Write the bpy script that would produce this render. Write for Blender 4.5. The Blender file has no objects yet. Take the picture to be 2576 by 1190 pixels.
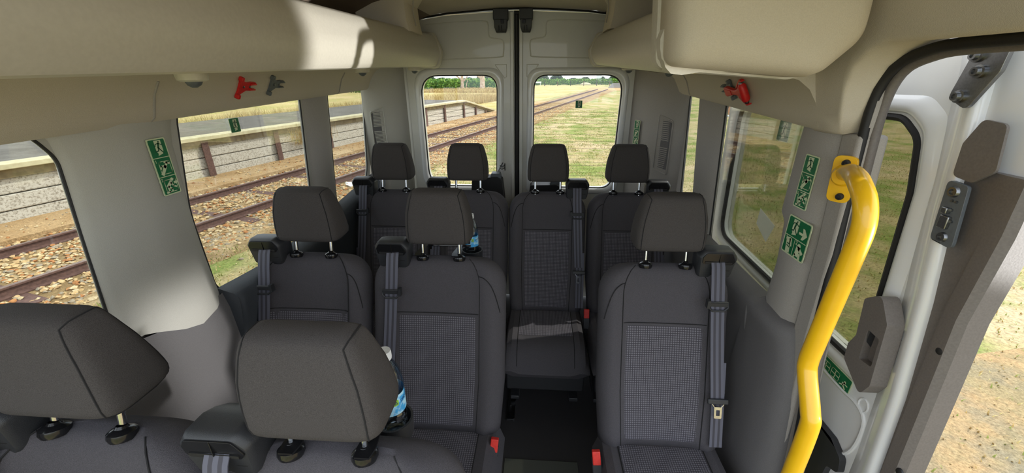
import bpy, bmesh, math, random
from mathutils import Vector, Matrix
from mathutils.geometry import tessellate_polygon
from mathutils import noise as mnoise

SC = bpy.context.scene
COL = SC.collection
V = Vector
PI = math.pi

# ------------------------------------------------------------------ camera
CAM = V((0.17, 0.0, 1.60))
_p, _y, _r = math.radians(22.1), math.radians(4.2), math.radians(0.45)
_f = V((-math.sin(_y) * math.cos(_p), math.cos(_y) * math.cos(_p), -math.sin(_p)))
_rt = V((math.cos(_y), math.sin(_y), 0)); _up = _rt.cross(_f)
_rt2 = _rt * math.cos(_r) - _up * math.sin(_r); _up2 = _rt * math.sin(_r) + _up * math.cos(_r)
cd = bpy.data.cameras.new('camera'); cam = bpy.data.objects.new('camera', cd); COL.objects.link(cam)
cam.matrix_world = Matrix(((_rt2.x, _up2.x, -_f.x, CAM.x), (_rt2.y, _up2.y, -_f.y, CAM.y), (_rt2.z, _up2.z, -_f.z, CAM.z), (0, 0, 0, 1)))
cd.sensor_fit = 'HORIZONTAL'; cd.sensor_width = 36.0; cd.lens = 36.0 * 1000 / 2576
cd.clip_start = 0.02; cd.clip_end = 3000
SC.camera = cam
SC.view_settings.view_transform = 'Standard'; SC.view_settings.look = 'None'
SC.view_settings.gamma = 1.0; SC.view_settings.use_curve_mapping = False
SC.view_settings.exposure = 0.45
SC.cycles.diffuse_bounces = 8

# ------------------------------------------------------------------ world and sun
w = bpy.data.worlds.new('sky'); SC.world = w; w.use_nodes = True
nt = w.node_tree; nt.nodes.clear()
wo = nt.nodes.new('ShaderNodeOutputWorld'); bg = nt.nodes.new('ShaderNodeBackground')
tc = nt.nodes.new('ShaderNodeTexCoord'); mp = nt.nodes.new('ShaderNodeMapping'); mp.inputs['Scale'].default_value = (1, 1, 4)
nz = nt.nodes.new('ShaderNodeTexNoise'); nz.inputs['Scale'].default_value = 3.0; nz.inputs['Detail'].default_value = 6
cr = nt.nodes.new('ShaderNodeValToRGB')
cr.color_ramp.elements[0].position = 0.40; cr.color_ramp.elements[0].color = (0.66, 0.80, 0.97, 1)
cr.color_ramp.elements[1].position = 0.62; cr.color_ramp.elements[1].color = (1.0, 0.985, 0.95, 1)
L_ = nt.links.new
L_(tc.outputs['Generated'], mp.inputs['Vector']); L_(mp.outputs[0], nz.inputs['Vector']); L_(nz.outputs[0], cr.inputs[0])
L_(cr.outputs[0], bg.inputs[0]); L_(bg.outputs[0], wo.inputs[0]); bg.inputs[1].default_value = 1.75
sd = bpy.data.lights.new('sun', 'SUN'); sd.energy = 2.4; sd.angle = math.radians(0.6); sd.color = (1.0, 0.96, 0.90)
so = bpy.data.objects.new('sun', sd); COL.objects.link(so)
so.rotation_euler = V((0.62, 0.34, 0.72)).to_track_quat('Z', 'Y').to_euler()

# area lamps added outside the open side, standing in for sun reflections
def glint_lamp(name, loc, target, sx, sy, power, spread):
    ld = bpy.data.lights.new(name, 'AREA'); ld.shape = 'RECTANGLE'; ld.size = sx; ld.size_y = sy; ld.energy = power; ld.spread = math.radians(spread); ld.color = (1, .98, .95)
    o = bpy.data.objects.new(name, ld); COL.objects.link(o); o.location = loc; o.rotation_euler = (V(loc) - V(target)).to_track_quat('Z', 'Y').to_euler()
glint_lamp('added_glint_lamp', (6.0, -1.73, 0.0), (-0.47, 1.46, 1.73), 0.52, 0.25, 0.50, 1.0)
glint_lamp('added_glint_lamp', (6.0, -0.20, 1.5), (-0.96, 1.02, 0.74), 0.26, 0.46, 0.28, 2.0)

# ------------------------------------------------------------------ materials
def lin(c):
    def f(v):
        v /= 255.0
        return v / 12.92 if v <= 0.04045 else ((v + 0.055) / 1.055) ** 2.4
    return (f(c[0]), f(c[1]), f(c[2]), 1)

MATS = {}
def mat(name, col, rough=0.6, metal=0.0, col2=None, scale=300, bump=0.0, bscale=None, spec=0.5, coat=0.0, detail=3, lo=0.35, hi=0.65):
    if name in MATS: return MATS[name]
    m = bpy.data.materials.new(name); m.use_nodes = True
    n = m.node_tree.nodes; l = m.node_tree.links.new; b = n['Principled BSDF']
    b.inputs['Base Color'].default_value = lin(col); b.inputs['Roughness'].default_value = rough
    b.inputs['Metallic'].default_value = metal; b.inputs['Specular IOR Level'].default_value = spec
    b.inputs['Coat Weight'].default_value = coat
    tcn = n.new('ShaderNodeTexCoord')
    t = n.new('ShaderNodeTexNoise'); t.inputs['Scale'].default_value = scale; t.inputs['Detail'].default_value = detail
    l(tcn.outputs['Object'], t.inputs['Vector'])
    r = n.new('ShaderNodeValToRGB'); r.color_ramp.elements[0].position = lo; r.color_ramp.elements[1].position = hi
    c2 = col2 or tuple(max(0, v * 0.93) for v in col)
    r.color_ramp.elements[0].color = lin(c2); r.color_ramp.elements[1].color = lin(col)
    l(t.outputs[0], r.inputs[0]); l(r.outputs[0], b.inputs['Base Color'])
    if bump:
        t2 = n.new('ShaderNodeTexNoise'); t2.inputs['Scale'].default_value = bscale or scale; t2.inputs['Detail'].default_value = 2
        l(tcn.outputs['Object'], t2.inputs['Vector'])
        bp = n.new('ShaderNodeBump'); bp.inputs['Strength'].default_value = bump; bp.inputs['Distance'].default_value = 0.002
        l(t2.outputs[0], bp.inputs['Height']); l(bp.outputs[0], b.inputs['Normal'])
    MATS[name] = m
    return m

def glass_mat(name, tint, gloss=0.06):
    m = bpy.data.materials.new(name); m.use_nodes = True
    n = m.node_tree.nodes; l = m.node_tree.links.new; n.clear()
    o = n.new('ShaderNodeOutputMaterial'); mx = n.new('ShaderNodeMixShader'); tr = n.new('ShaderNodeBsdfTransparent')
    gl = n.new('ShaderNodeBsdfGlossy'); gl.inputs['Roughness'].default_value = 0.02
    tr.inputs[0].default_value = tint + (1,)
    lw = n.new('ShaderNodeLayerWeight'); lw.inputs[0].default_value = 0.35
    mu = n.new('ShaderNodeMath'); mu.operation = 'MULTIPLY_ADD'; mu.inputs[1].default_value = 0.26; mu.inputs[2].default_value = gloss * 0.4
    l(lw.outputs['Fresnel'], mu.inputs[0]); l(mu.outputs[0], mx.inputs[0]); l(tr.outputs[0], mx.inputs[1]); l(gl.outputs[0], mx.inputs[2])
    l(mx.outputs[0], o.inputs[0]); MATS[name] = m
    return m

BEIGE = mat('beige_trim', (203, 194, 177), 0.75, col2=(196, 187, 170), scale=500, bump=0.35, bscale=700)
BINM = mat('bin_plastic', (198, 193, 180), 0.45, col2=(193, 188, 175), scale=120, bump=0.03)
HEADL = mat('headliner', (202, 192, 174), 0.85, scale=600, bump=0.3)
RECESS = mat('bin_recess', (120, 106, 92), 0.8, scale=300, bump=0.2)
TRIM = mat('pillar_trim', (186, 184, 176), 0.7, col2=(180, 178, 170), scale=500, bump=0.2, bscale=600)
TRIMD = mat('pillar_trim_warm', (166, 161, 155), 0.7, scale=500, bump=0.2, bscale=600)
DARKP = mat('dark_panel', (104, 102, 103), 0.75, col2=(97, 95, 96), scale=500, bump=0.3, bscale=600)
DARKS = mat('dark_sill', (66, 70, 76), 0.55, scale=400, bump=0.2)
PAINT = mat('white_paint', (212, 211, 204), 0.35, col2=(208, 207, 200), scale=6, coat=0.3)
PAINTS = mat('door_paint', (232, 233, 233), 0.22, col2=(228, 229, 230), scale=8, coat=0.6)
RUBBER = mat('black_rubber', (28, 27, 28), 0.6, scale=200, bump=0.2)
GREYR = mat('grey_rubber', (112, 106, 102), 0.55, scale=200, bump=0.15)
BLACKP = mat('black_plastic', (50, 51, 54), 0.42, col2=(44, 45, 48), scale=800, bump=0.25, bscale=900)
GLOSSB = mat('gloss_black', (26, 26, 28), 0.18, scale=100)
FABRIC = mat('seat_fabric', (90, 87, 91), 0.95, col2=(70, 68, 72), scale=900, bump=0.5, bscale=1100, spec=0.15, detail=4)
FABH = mat('headrest_fabric', (84, 80, 79), 0.95, col2=(66, 63, 62), scale=900, bump=0.5, bscale=1100, spec=0.15, detail=4)
PIPE = mat('seam_thread', (30, 29, 31), 0.9, scale=900)
CHROME = mat('chrome', (220, 222, 226), 0.12, 1.0, scale=50)
STEEL = mat('dull_steel', (150, 152, 155), 0.3, 1.0, scale=200)
FLOORM = mat('floor_vinyl', (52, 50, 52), 0.7, col2=(43, 42, 44), scale=700, bump=0.3)
YEL = mat('yellow_paint', (246, 192, 22), 0.32, col2=(242, 186, 18), scale=20, coat=0.4)
REDP = mat('red_plastic', (214, 34, 34), 0.4, scale=100)
REDB = mat('buckle_red', (222, 52, 44), 0.4, scale=100)
GREYP = mat('grey_plastic', (96, 102, 108), 0.45, scale=100)
GREEN = mat('sign_green', (10, 112, 66), 0.5, scale=80)
DGREEN = mat('sign_dark_green', (8, 84, 50), 0.5, scale=80)
PALE = mat('sign_pale', (214, 224, 186), 0.5, scale=80)
PAPER = mat('white_paper', (235, 235, 230), 0.8, scale=80); 
NOTE = bpy.data.materials.new('note_paper'); NOTE.use_nodes = True
_n = NOTE.node_tree.nodes; _tl = _n.new('ShaderNodeBsdfTranslucent'); _tl.inputs[0].default_value = (.9, .9, .88, 1); _mx = _n.new('ShaderNodeMixShader'); _mx.inputs[0].default_value = .5; _n['Principled BSDF'].inputs['Base Color'].default_value = (.85, .85, .83, 1)
NOTE.node_tree.links.new(_n['Principled BSDF'].outputs[0], _mx.inputs[1]); NOTE.node_tree.links.new(_tl.outputs[0], _mx.inputs[2]); NOTE.node_tree.links.new(_mx.outputs[0], _n['Material Output'].inputs[0])
WHITEP = mat('white_cap', (232, 234, 236), 0.4, scale=80)
LABELB = mat('label_blue', (70, 165, 222), 0.4, col2=(175, 220, 240), scale=45, lo=0.45, hi=0.55)
LABELT = mat('label_ink', (28, 60, 120), 0.5, scale=80)
LABELG = mat('label_green', (150, 200, 60), 0.5, scale=80)
GL_SIDE = glass_mat('side_glass', (0.90, 0.91, 0.89))
GL_REAR = glass_mat('rear_glass', (0.96, 0.96, 0.95))
GL_DOOR = glass_mat('tinted_glass', (0.58, 0.58, 0.51), 0.10)

def weave_mat():
    m = bpy.data.materials.new('insert_weave'); m.use_nodes = True
    n = m.node_tree.nodes; l = m.node_tree.links.new; b = n['Principled BSDF']
    b.inputs['Roughness'].default_value = 0.95; b.inputs['Specular IOR Level'].default_value = 0.15
    uv = n.new('ShaderNodeUVMap'); br = n.new('ShaderNodeTexBrick')
    br.inputs['Scale'].default_value = 1.0; br.inputs['Brick Width'].default_value = 0.0085; br.inputs['Row Height'].default_value = 0.0085
    br.inputs['Mortar Size'].default_value = 0.0014; br.offset = 0.0
    br.inputs['Color1'].default_value = lin((116, 113, 120)); br.inputs['Color2'].default_value = lin((109, 106, 113)); br.inputs['Mortar'].default_value = lin((66, 64, 70))
    l(uv.outputs[0], br.inputs['Vector']); l(br.outputs[0], b.inputs['Base Color'])
    bp = n.new('ShaderNodeBump'); bp.inputs['Strength'].default_value = 0.6; bp.inputs['Distance'].default_value = 0.001; bp.invert = True
    l(br.outputs['Fac'], bp.inputs['Height']); l(bp.outputs[0], b.inputs['Normal'])
    return m
WEAVE = weave_mat()

def belt_mat():
    m = bpy.data.materials.new('belt_webbing'); m.use_nodes = True
    n = m.node_tree.nodes; l = m.node_tree.links.new; b = n['Principled BSDF']
    b.inputs['Roughness'].default_value = 0.7
    uv = n.new('ShaderNodeUVMap'); sp = n.new('ShaderNodeSeparateXYZ'); r = n.new('ShaderNodeValToRGB'); r.color_ramp.interpolation = 'CONSTANT'
    e = r.color_ramp.elements; e[0].position = 0; e[0].color = lin((92, 92, 104))
    e[1].position = 0.2; e[1].color = lin((62, 60, 68))
    for p, c in ((0.38, (92, 92, 104)), (0.60, (62, 60, 68)), (0.78, (92, 92, 104))):
        q = e.new(p); q.color = lin(c)
    l(uv.outputs[0], sp.inputs[0]); l(sp.outputs[0], r.inputs[0]); l(r.outputs[0], b.inputs['Base Color'])
    return m
BELT = belt_mat()

# ------------------------------------------------------------------ helpers
def tag(o, label=None, cat=None, group=None, kind=None):
    if label: o['label'] = label
    if cat: o['category'] = cat
    if group: o['group'] = group
    if kind: o['kind'] = kind
    return o

def obj(name, bm, m, parent=None, smooth=True, bevel=0.0, auto=True, subsurf=0):
    me = bpy.data.meshes.new(name)
    bmesh.ops.recalc_face_normals(bm, faces=bm.faces) if auto else None
    bm.to_mesh(me); bm.free()
    for mm in (m if isinstance(m, (list, tuple)) else [m]): me.materials.append(mm)
    if smooth:
        me.polygons.foreach_set('use_smooth', [True] * len(me.polygons))
        if smooth != 'all': me.set_sharp_from_angle(angle=math.radians(38))
    o = bpy.data.objects.new(name, me); COL.objects.link(o)
    if parent: o.parent = parent
    if bevel:
        b = o.modifiers.new('bevel', 'BEVEL'); b.width = bevel; b.segments = 3; b.limit_method = 'ANGLE'; b.angle_limit = math.radians(40)
    if subsurf:
        s = o.modifiers.new('sub', 'SUBSURF'); s.levels = subsurf; s.render_levels = subsurf
    return o

def empty(name, loc, label=None, cat=None, group=None, rz=0.0):
    o = bpy.data.objects.new(name, None); COL.objects.link(o); o.location = loc; o.rotation_euler = (0, 0, rz)
    o.empty_display_size = 0.1
    return tag(o, label, cat, group)

def rpoly(pts, r, seg=5):
    """round the corners of a 2D polygon; r is a radius or a list of radii"""
    out = []; n = len(pts)
    for i in range(n):
        a, b, c = V(pts[i - 1]), V(pts[i]), V(pts[(i + 1) % n])
        ri = r[i] if isinstance(r, (list, tuple)) else r
        u, v = (a - b), (c - b); lu, lv = u.length, v.length
        if ri <= 0 or lu < 1e-6 or lv < 1e-6: out.append((b.x, b.y)); continue
        u.normalize(); v.normalize(); ang = u.angle(v); d = min(ri / max(math.tan(ang / 2), 1e-3), lu * 0.48, lv * 0.48)
        p0, p2 = b + u * d, b + v * d
        for k in range(seg + 1):
            t = k / seg; q = p0 * (1 - t) ** 2 + b * 2 * t * (1 - t) + p2 * t * t
            out.append((q.x, q.y))
    return out

def axis_map(kind, c):
    if kind == 'x': return lambda u, v: V((c, u, v))      # u = y, v = z
    if kind == 'y': return lambda u, v: V((u, c, v))      # u = x, v = z
    return lambda u, v: V((u, v, c))

def tessellate(loops):
    if len(loops) == 1: return tessellate_polygon([[V((p[0], p[1], 0)) for p in loops[0]]])
    t = bmesh.new(); es = []; vs = []
    for lp in loops:
        v = [t.verts.new((p[0], p[1], 0)) for p in lp]; vs += v
        es += [t.edges.new((v[i], v[(i + 1) % len(v)])) for i in range(len(v))]
    t.verts.index_update(); bmesh.ops.triangle_fill(t, use_beauty=True, edges=es)
    t.verts.index_update(); out = [[v.index for v in f.verts] for f in t.faces]; t.free(); return out

def add_plate(bm, outer, holes, mp_, ext, mi=0):
    loops = [list(outer)] + [list(h) for h in holes]
    tris = tessellate(loops)
    flat = [p for lp in loops for p in lp]
    e = V(ext)
    va = [bm.verts.new(mp_(*p)) for p in flat]; fs = []
    vb = [bm.verts.new(mp_(*p) + e) for p in flat] if e.length > 0 else None
    for t in tris:
        for vv in ((va,) if vb is None else (va, vb)):
            try: fs.append(bm.faces.new([vv[i] for i in t]))
            except ValueError: pass
    if vb:
        k = 0
        for lp in loops:
            n = len(lp)
            for i in range(n):
                a, b = k + i, k + (i + 1) % n
                fs.append(bm.faces.new((va[a], va[b], vb[b], vb[a])))
            k += n
    for f in fs: f.material_index = mi

def plate(name, outer, holes, kind, c, th, m, parent=None, bevel=0.0, smooth=True):
    bm = bmesh.new()
    ext = {'x': (th, 0, 0), 'y': (0, th, 0), 'z': (0, 0, th)}[kind]
    add_plate(bm, outer, holes, axis_map(kind, c), ext)
    return obj(name, bm, m, parent, smooth, bevel)

def add_tube(bm, pts, r, seg=10, closed=False, caps=True, flat=1.0):
    pts = [V(p) for p in pts]; n = len(pts); rings = []
    prev = None
    for i, p in enumerate(pts):
        a = pts[i - 1] if (i > 0 or closed) else p; b = pts[(i + 1) % n] if (i < n - 1 or closed) else p
        t = (b - a).normalized()
        if prev is None:
            ref = V((0, 0, 1)) if abs(t.z) < 0.9 else V((0, 1, 0)); u = t.cross(ref).normalized()
        else:
            u = prev - t * prev.dot(t)
            u = u.normalized() if u.length > 1e-6 else t.orthogonal().normalized()
        prev = u; v = t.cross(u)
        rr = r[i] if isinstance(r, (list, tuple)) else r
        rings.append([bm.verts.new(p + (u * math.cos(2 * PI * k / seg) + v * math.sin(2 * PI * k / seg) * flat) * rr) for k in range(seg)])
    for i in range(n if closed else n - 1):
        A, B = rings[i], rings[(i + 1) % n]
        for k in range(seg): bm.faces.new((A[k], A[(k + 1) % seg], B[(k + 1) % seg], B[k]))
    if caps and not closed:
        bm.faces.new(rings[0][::-1]); bm.faces.new(rings[-1])

def tube(name, pts, r, m, parent=None, seg=10, closed=False, flat=1.0):
    bm = bmesh.new(); add_tube(bm, pts, r, seg, closed, True, flat)
    return obj(name, bm, m, parent)

def smooth_path(pts, n=6, closed=False):
    P = [V(p) for p in pts]; out = []; N = len(P)
    rng = range(N if closed else N - 1)
    for i in rng:
        if closed: p0, p1, p2, p3 = P[i - 1], P[i], P[(i + 1) % N], P[(i + 2) % N]
        else: p0, p1, p2, p3 = P[max(i - 1, 0)], P[i], P[i + 1], P[min(i + 2, N - 1)]
        for k in range(n):
            t = k / n
            out.append(0.5 * ((2 * p1) + (p2 - p0) * t + (2 * p0 - 5 * p1 + 4 * p2 - p3) * t * t + (3 * p1 - p0 - 3 * p2 + p3) * t ** 3))
    if not closed: out.append(P[-1])
    return out

def add_loft(bm, rings, closed=True, cap=True, mi=0):
    R = [[bm.verts.new(p) for p in ring] for ring in rings]
    n = len(rings[0]); m_ = n if closed else n - 1
    for a, b in zip(R[:-1], R[1:]):
        for k in range(m_):
            f = bm.faces.new((a[k], a[(k + 1) % n], b[(k + 1) % n], b[k])); f.material_index = mi
    if cap and closed:
        for r in (R[0][::-1], R[-1]):
            f = bm.faces.new(r); f.material_index = mi
    return R

def add_box(bm, c, s, rot=None, mi=0):
    c = V(c); M = rot or Matrix.Identity(3)
    vs = [bm.verts.new(c + M @ V((x * s[0] / 2, y * s[1] / 2, z * s[2] / 2))) for x in (-1, 1) for y in (-1, 1) for z in (-1, 1)]
    for f in ((0, 1, 3, 2), (4, 6, 7, 5), (0, 4, 5, 1), (2, 3, 7, 6), (0, 2, 6, 4), (1, 5, 7, 3)):
        bm.faces.new([vs[i] for i in f]).material_index = mi

def add_lathe(bm, prof, c, axis=V((0, 0, 1)), seg=20, mi=0):
    axis = axis.normalized(); u = axis.orthogonal().normalized(); v = axis.cross(u); c = V(c)
    rings = [[c + axis * h + (u * math.cos(2 * PI * k / seg) + v * math.sin(2 * PI * k / seg)) * max(r, 1e-5) for k in range(seg)] for r, h in prof]
    add_loft(bm, rings, mi=mi)

def ribbon(name, pts, wdir, width, th, m, parent=None):
    """flat strap with a UV running across it"""
    bm = bmesh.new(); uvl = bm.loops.layers.uv.new('UVMap'); pts = [V(p) for p in pts]; wd = V(wdir).normalized()
    rows = []
    for i, p in enumerate(pts):
        t = (pts[min(i + 1, len(pts) - 1)] - pts[max(i - 1, 0)]).normalized(); nn = t.cross(wd).normalized() * th / 2
        rows.append([bm.verts.new(p - wd * width / 2 + nn), bm.verts.new(p + wd * width / 2 + nn), bm.verts.new(p + wd * width / 2 - nn), bm.verts.new(p - wd * width / 2 - nn)])
    us = (0, 1, 1, 0)
    for i in range(len(rows) - 1):
        a, b = rows[i], rows[i + 1]
        for k in range(4):
            k2 = (k + 1) % 4; f = bm.faces.new((a[k], a[k2], b[k2], b[k]))
            for lp, uv in zip(f.loops, ((us[k], i * .1), (us[k2], i * .1), (us[k2], i * .1 + .1), (us[k], i * .1 + .1))): lp[uvl].uv = uv
    bm.faces.new(rows[0][::-1]); bm.faces.new(rows[-1])
    return obj(name, bm, m, parent)

def lerp_tab(tab, y):
    if y <= tab[0][0]: return tab[0][1]
    for (a, va), (b, vb) in zip(tab[:-1], tab[1:]):
        if y <= b: return va + (vb - va) * (y - a) / (b - a)
    return tab[-1][1]
FLZ = -0.12          # van floor
GZ = -0.60           # ground outside

# ================================================================== VAN SHELL
def z0L(y): return 1.458 + 0.025 * y
def z0R(y): return 1.405 + 0.0385 * y
def zbL(y): return 1.600 + 0.024 * y
def zbR(y): return 1.571 + 0.0355 * y

# floor
bm = bmesh.new(); add_box(bm, (0, 1.2, FLZ - 0.03), (2.02, 3.5, 0.06))
tag(obj('floor', bm, FLOORM, smooth=False), kind='structure')

# window outlines (y, z)
W1 = rpoly([(0.08, 0.92), (0.835, 0.90), (0.885, 1.42), (0.845, 1.49), (0.08, 1.49)], [.05, .06, .07, .06, .05])
W2 = rpoly([(1.195, 0.87), (1.41, 0.853), (1.86, 0.862), (1.90, 1.10), (1.965, 1.54), (1.26, 1.54), (1.188, 1.18)], [.05, .2, .09, .3, .05, .10, .5])
W3 = rpoly([(2.125, 0.905), (2.53, 0.925), (2.60, 1.03), (2.70, 1.54), (2.235, 1.54)], [.05, .10, .15, .05, .06])
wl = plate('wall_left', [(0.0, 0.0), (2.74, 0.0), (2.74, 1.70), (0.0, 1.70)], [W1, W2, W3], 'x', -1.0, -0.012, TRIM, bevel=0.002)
tag(wl, kind='structure')
for i, Wn in enumerate((W1, W2, W3)):
    g = plate('window_%d' % (i + 1), Wn, [], 'x', -1.008, -0.003, GL_SIDE, smooth=False); tag(g, kind='structure')
    tube('window_seal', [(-1.002, a, b) for a, b in Wn], 0.0038, RUBBER, g, 6, closed=True)

W2R = rpoly([(1.285, 0.84), (1.86, 0.84), (1.955, 1.52), (1.30, 1.52), (1.335, 1.36), (1.275, 0.93)], [.04, .05, .06, .03, .06, .06])
W3R = rpoly([(2.11, 0.90), (2.335, 0.90), (2.435, 1.52), (2.265, 1.52)], [.05, .08, .05, .05])
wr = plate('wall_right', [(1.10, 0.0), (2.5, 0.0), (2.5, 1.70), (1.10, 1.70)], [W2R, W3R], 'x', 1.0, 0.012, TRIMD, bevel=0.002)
tag(wr, kind='structure')
for i, Wn in enumerate((W2R, W3R)):
    g = plate('window_%d' % (i + 4), Wn, [], 'x', 1.008, 0.003, GL_SIDE, smooth=False); tag(g, kind='structure')
    tube('window_seal', [(1.002, a, b) for a, b in Wn], 0.0038, RUBBER, g, 6, closed=True)

# raised covers on the pillars between the windows
def prism_z(name, fn, zs, m, parent=None, bevel=0.006, smooth=True):
    bm = bmesh.new(); add_loft(bm, [[V((x, y, z)) for x, y in fn(z)] for z in zs])
    return obj(name, bm, m, parent, smooth, bevel)
# left broad pillar
def pl1(z):
    t = (z - 0.88) / 0.6
    a, b = 0.872 + 0.012 * t, 1.188 + (0.02 if z > 1.3 else 0)
    return [(-1.0, a), (-0.978, a + 0.03), (-0.962, a + 0.11), (-0.965, b - 0.13), (-0.978, b - 0.03), (-1.0, b)]
bm = bmesh.new()
prof = [(-1.002, 0), (-0.985, 0.02), (-0.975, 0.08), (-0.958, 0.14), (-0.962, 0.20), (-0.972, 0.27), (-0.985, 0.30), (-1.002, 0.325)]
rings = []
for k in range(13):
    t = k / 12; z = 0.84 + 0.68 * t
    ya = lerp_tab([(.84, .840), (1.0, .845), (1.22, .862), (1.39, .884), (1.5, .884)], z); yb = 1.205 - 0.014 * math.sin(min(1, t * 1.3) * PI) + (0.05 * ((t - 0.8) / 0.2) ** 2 if t > 0.8 else 0)
    ya -= (0.05 * ((t - 0.88) / 0.12) ** 2 if t > 0.88 else 0)
    ring = []
    for i, (x, v) in enumerate(prof):
        y = ya + (yb - ya) * v / 0.325
        zz = z
        if k == 0: zz = {0: 0.925, 1: 0.915, 2: 0.885, 3: 0.85, 4: 0.825, 5: 0.835, 6: 0.845, 7: 0.852}[i]
        ring.append(V((x, y, zz)))
    rings.append(ring)
add_loft(bm, rings, closed=False, cap=False)
tag(obj('trim_1', bm, TRIM, smooth='all'), kind='structure')
# narrow pillar, left
bm = bmesh.new(); rings = []
for k in range(9):
    t = k / 8; z = 0.88 + 0.64 * t; ya, yb = 1.90 + 0.075 * t + (0.0 if t < .9 else 0.0), 2.115 + 0.09 * t
    rings.append([V((x, ya + (yb - ya) * v, z)) for x, v in ((-1.002, 0), (-0.985, 0.08), (-0.968, 0.4), (-0.968, 0.62), (-0.985, 0.92), (-1.002, 1))])
add_loft(bm, rings, closed=False, cap=False); tag(obj('trim_2', bm, TRIMD, smooth='all'), kind='structure')
bm = bmesh.new(); rings = []
for k in range(9):
    t = k / 8; z = 0.85 + 0.64 * t; ya, yb = 1.862 + 0.088 * t, 2.10 + 0.165 * t
    rings.append([V((x, ya + (yb - ya) * v, z)) for x, v in ((1.002, 0), (0.985, 0.08), (0.968, 0.4), (0.968, 0.62), (0.985, 0.92), (1.002, 1))])
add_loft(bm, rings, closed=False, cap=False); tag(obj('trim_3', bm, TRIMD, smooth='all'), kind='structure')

# lower dark side linings
bm = bmesh.new()
rings = []
for y in (0.0, 0.3, 0.72, 0.80, 0.86, 0.90, 0.96, 1.02, 1.10, 1.21):
    zt = lerp_tab([(0.80, 1.0), (0.86, 0.93), (0.90, 0.905), (1.02, 0.845), (1.21, 0.87)], y)
    bulge = 0.035 * math.exp(-((y - 0.86) / 0.12) ** 2)
    rings.append([V((-0.985, y, zt)), V((-0.972, y, zt - 0.06)), V((-0.965 + bulge * .3, y, zt - 0.2)), V((-0.955 + bulge, y, 0.45)), V((-0.95 + bulge, y, 0.2)), V((-0.95, y, FLZ))])
add_loft(bm, rings, closed=False, cap=False); tag(obj('trim_4', bm, DARKP, smooth='all'), kind='structure')
def sill(name, s, tab, y0, y1, m):
    bm = bmesh.new(); rings = []
    for k in range(15):
        y = y0 + (y1 - y0) * k / 14; z = lerp_tab(tab, y)
        rings.append([V((s * x, y, zz)) for x, zz in ((1.0, z + .012), (0.985, z + 0.006), (0.94, z - 0.01), (0.925, z - 0.03), (0.93, z - 0.08), (0.95, z - 0.2), (0.93, 0.45), (0.91, 0.2), (0.93, FLZ))])
    add_loft(bm, rings, closed=False, cap=False)
    # end return against the neighbouring lining
    n = len(rings[0]); r = rings[0]
    bm.faces.new([bm.verts.new(p) for p in r] + [bm.verts.new((s * 1.0, y0, FLZ))])
    return tag(obj(name, bm, m, smooth='all'), kind='structure')
sill('trim_5', -1, [(1.19, 0.875), (1.41, 0.855), (1.9, 0.868), (2.13, 0.91), (2.6, 0.96), (2.8, 0.97)], 1.195, 2.80, DARKS)
sill('trim_6', 1, [(1.12, 0.86), (1.4, 0.85), (1.86, 0.855), (2.13, 0.905), (2.5, 0.93)], 1.30, 2.52, DARKP)

# rear quarter linings with their grilles
def quarter(name, s, ya, m, vents, vz):
    A = V((s * 1.0, ya, 0)); B = V((s * 0.775, 2.86, 0))
    bm = bmesh.new(); rings = []
    for z in (0.0, 0.45, 0.86, 0.95, 1.10, 1.30, 1.50, 1.75):
        rings.append([A + V((0, 0.0, z)), A.lerp(B, .06) + V((-s * .012, -.008, z)), A.lerp(B, .5) + V((-s * .018, -.016, z)), A.lerp(B, .94) + V((-s * .01, -.008, z)), B + V((0, 0.02, z))])
    add_loft(bm, rings, closed=False, cap=False); q = tag(obj(name, bm, m, smooth='all'), kind='structure')
    d = (B - A).normalized(); n = V((-s * abs(d.y), -abs(d.x), 0)).normalized(); L = (B - A).length
    u0, u1 = vents
    # grille frame and slats on the slanted face
    bm = bmesh.new()
    def P(u, z, h): return A + d * (u * L) + n * (0.021 + h) + V((0, 0, z))
    out = rpoly([(u0, vz[0]), (u1, vz[0] + 0.02), (u1, vz[1]), (u0, vz[1] - 0.03)], 0.02)
    for a, b in zip(out, out[1:] + out[:1]): pass
    add_tube(bm, [P(a, b, 0.0) for a, b in out], 0.004, 6, True)
    f = obj('grille_frame', bm, m, q)
    bm = bmesh.new(); nsl = 26
    for k in range(nsl):
        z = vz[0] + 0.03 + (vz[1] - vz[0] - 0.06) * k / (nsl - 1)
        if abs(k - 13) < 2: continue
        e0 = 0.12 * abs(k - 13) / 13 * (u1 - u0)
        add_tube(bm, [P(u0 + 0.03 + e0, z, 0.0), P(u1 - 0.03, z, 0.0)], 0.0032, 5)
    g = obj('grille_slats', bm, m, q)
    bm = bmesh.new(); bm.faces.new([bm.verts.new(P(a, b, -0.001)) for a, b in ((u0 + .02, vz[0] + .03), (u1 - .02, vz[0] + .03), (u1 - .02, vz[1] - .02), (u0 + .02, vz[1] - .04))])
    obj('grille_back', bm, DARKP, q, smooth=False)
    return q, P
qL, PL = quarter('trim_7', -1, 2.66, TRIM, (0.12, 0.42), (1.12, 1.41))
qR, PR = quarter('trim_8', 1, 2.425, TRIMD, (0.16, 0.40), (1.02, 1.37))

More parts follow.
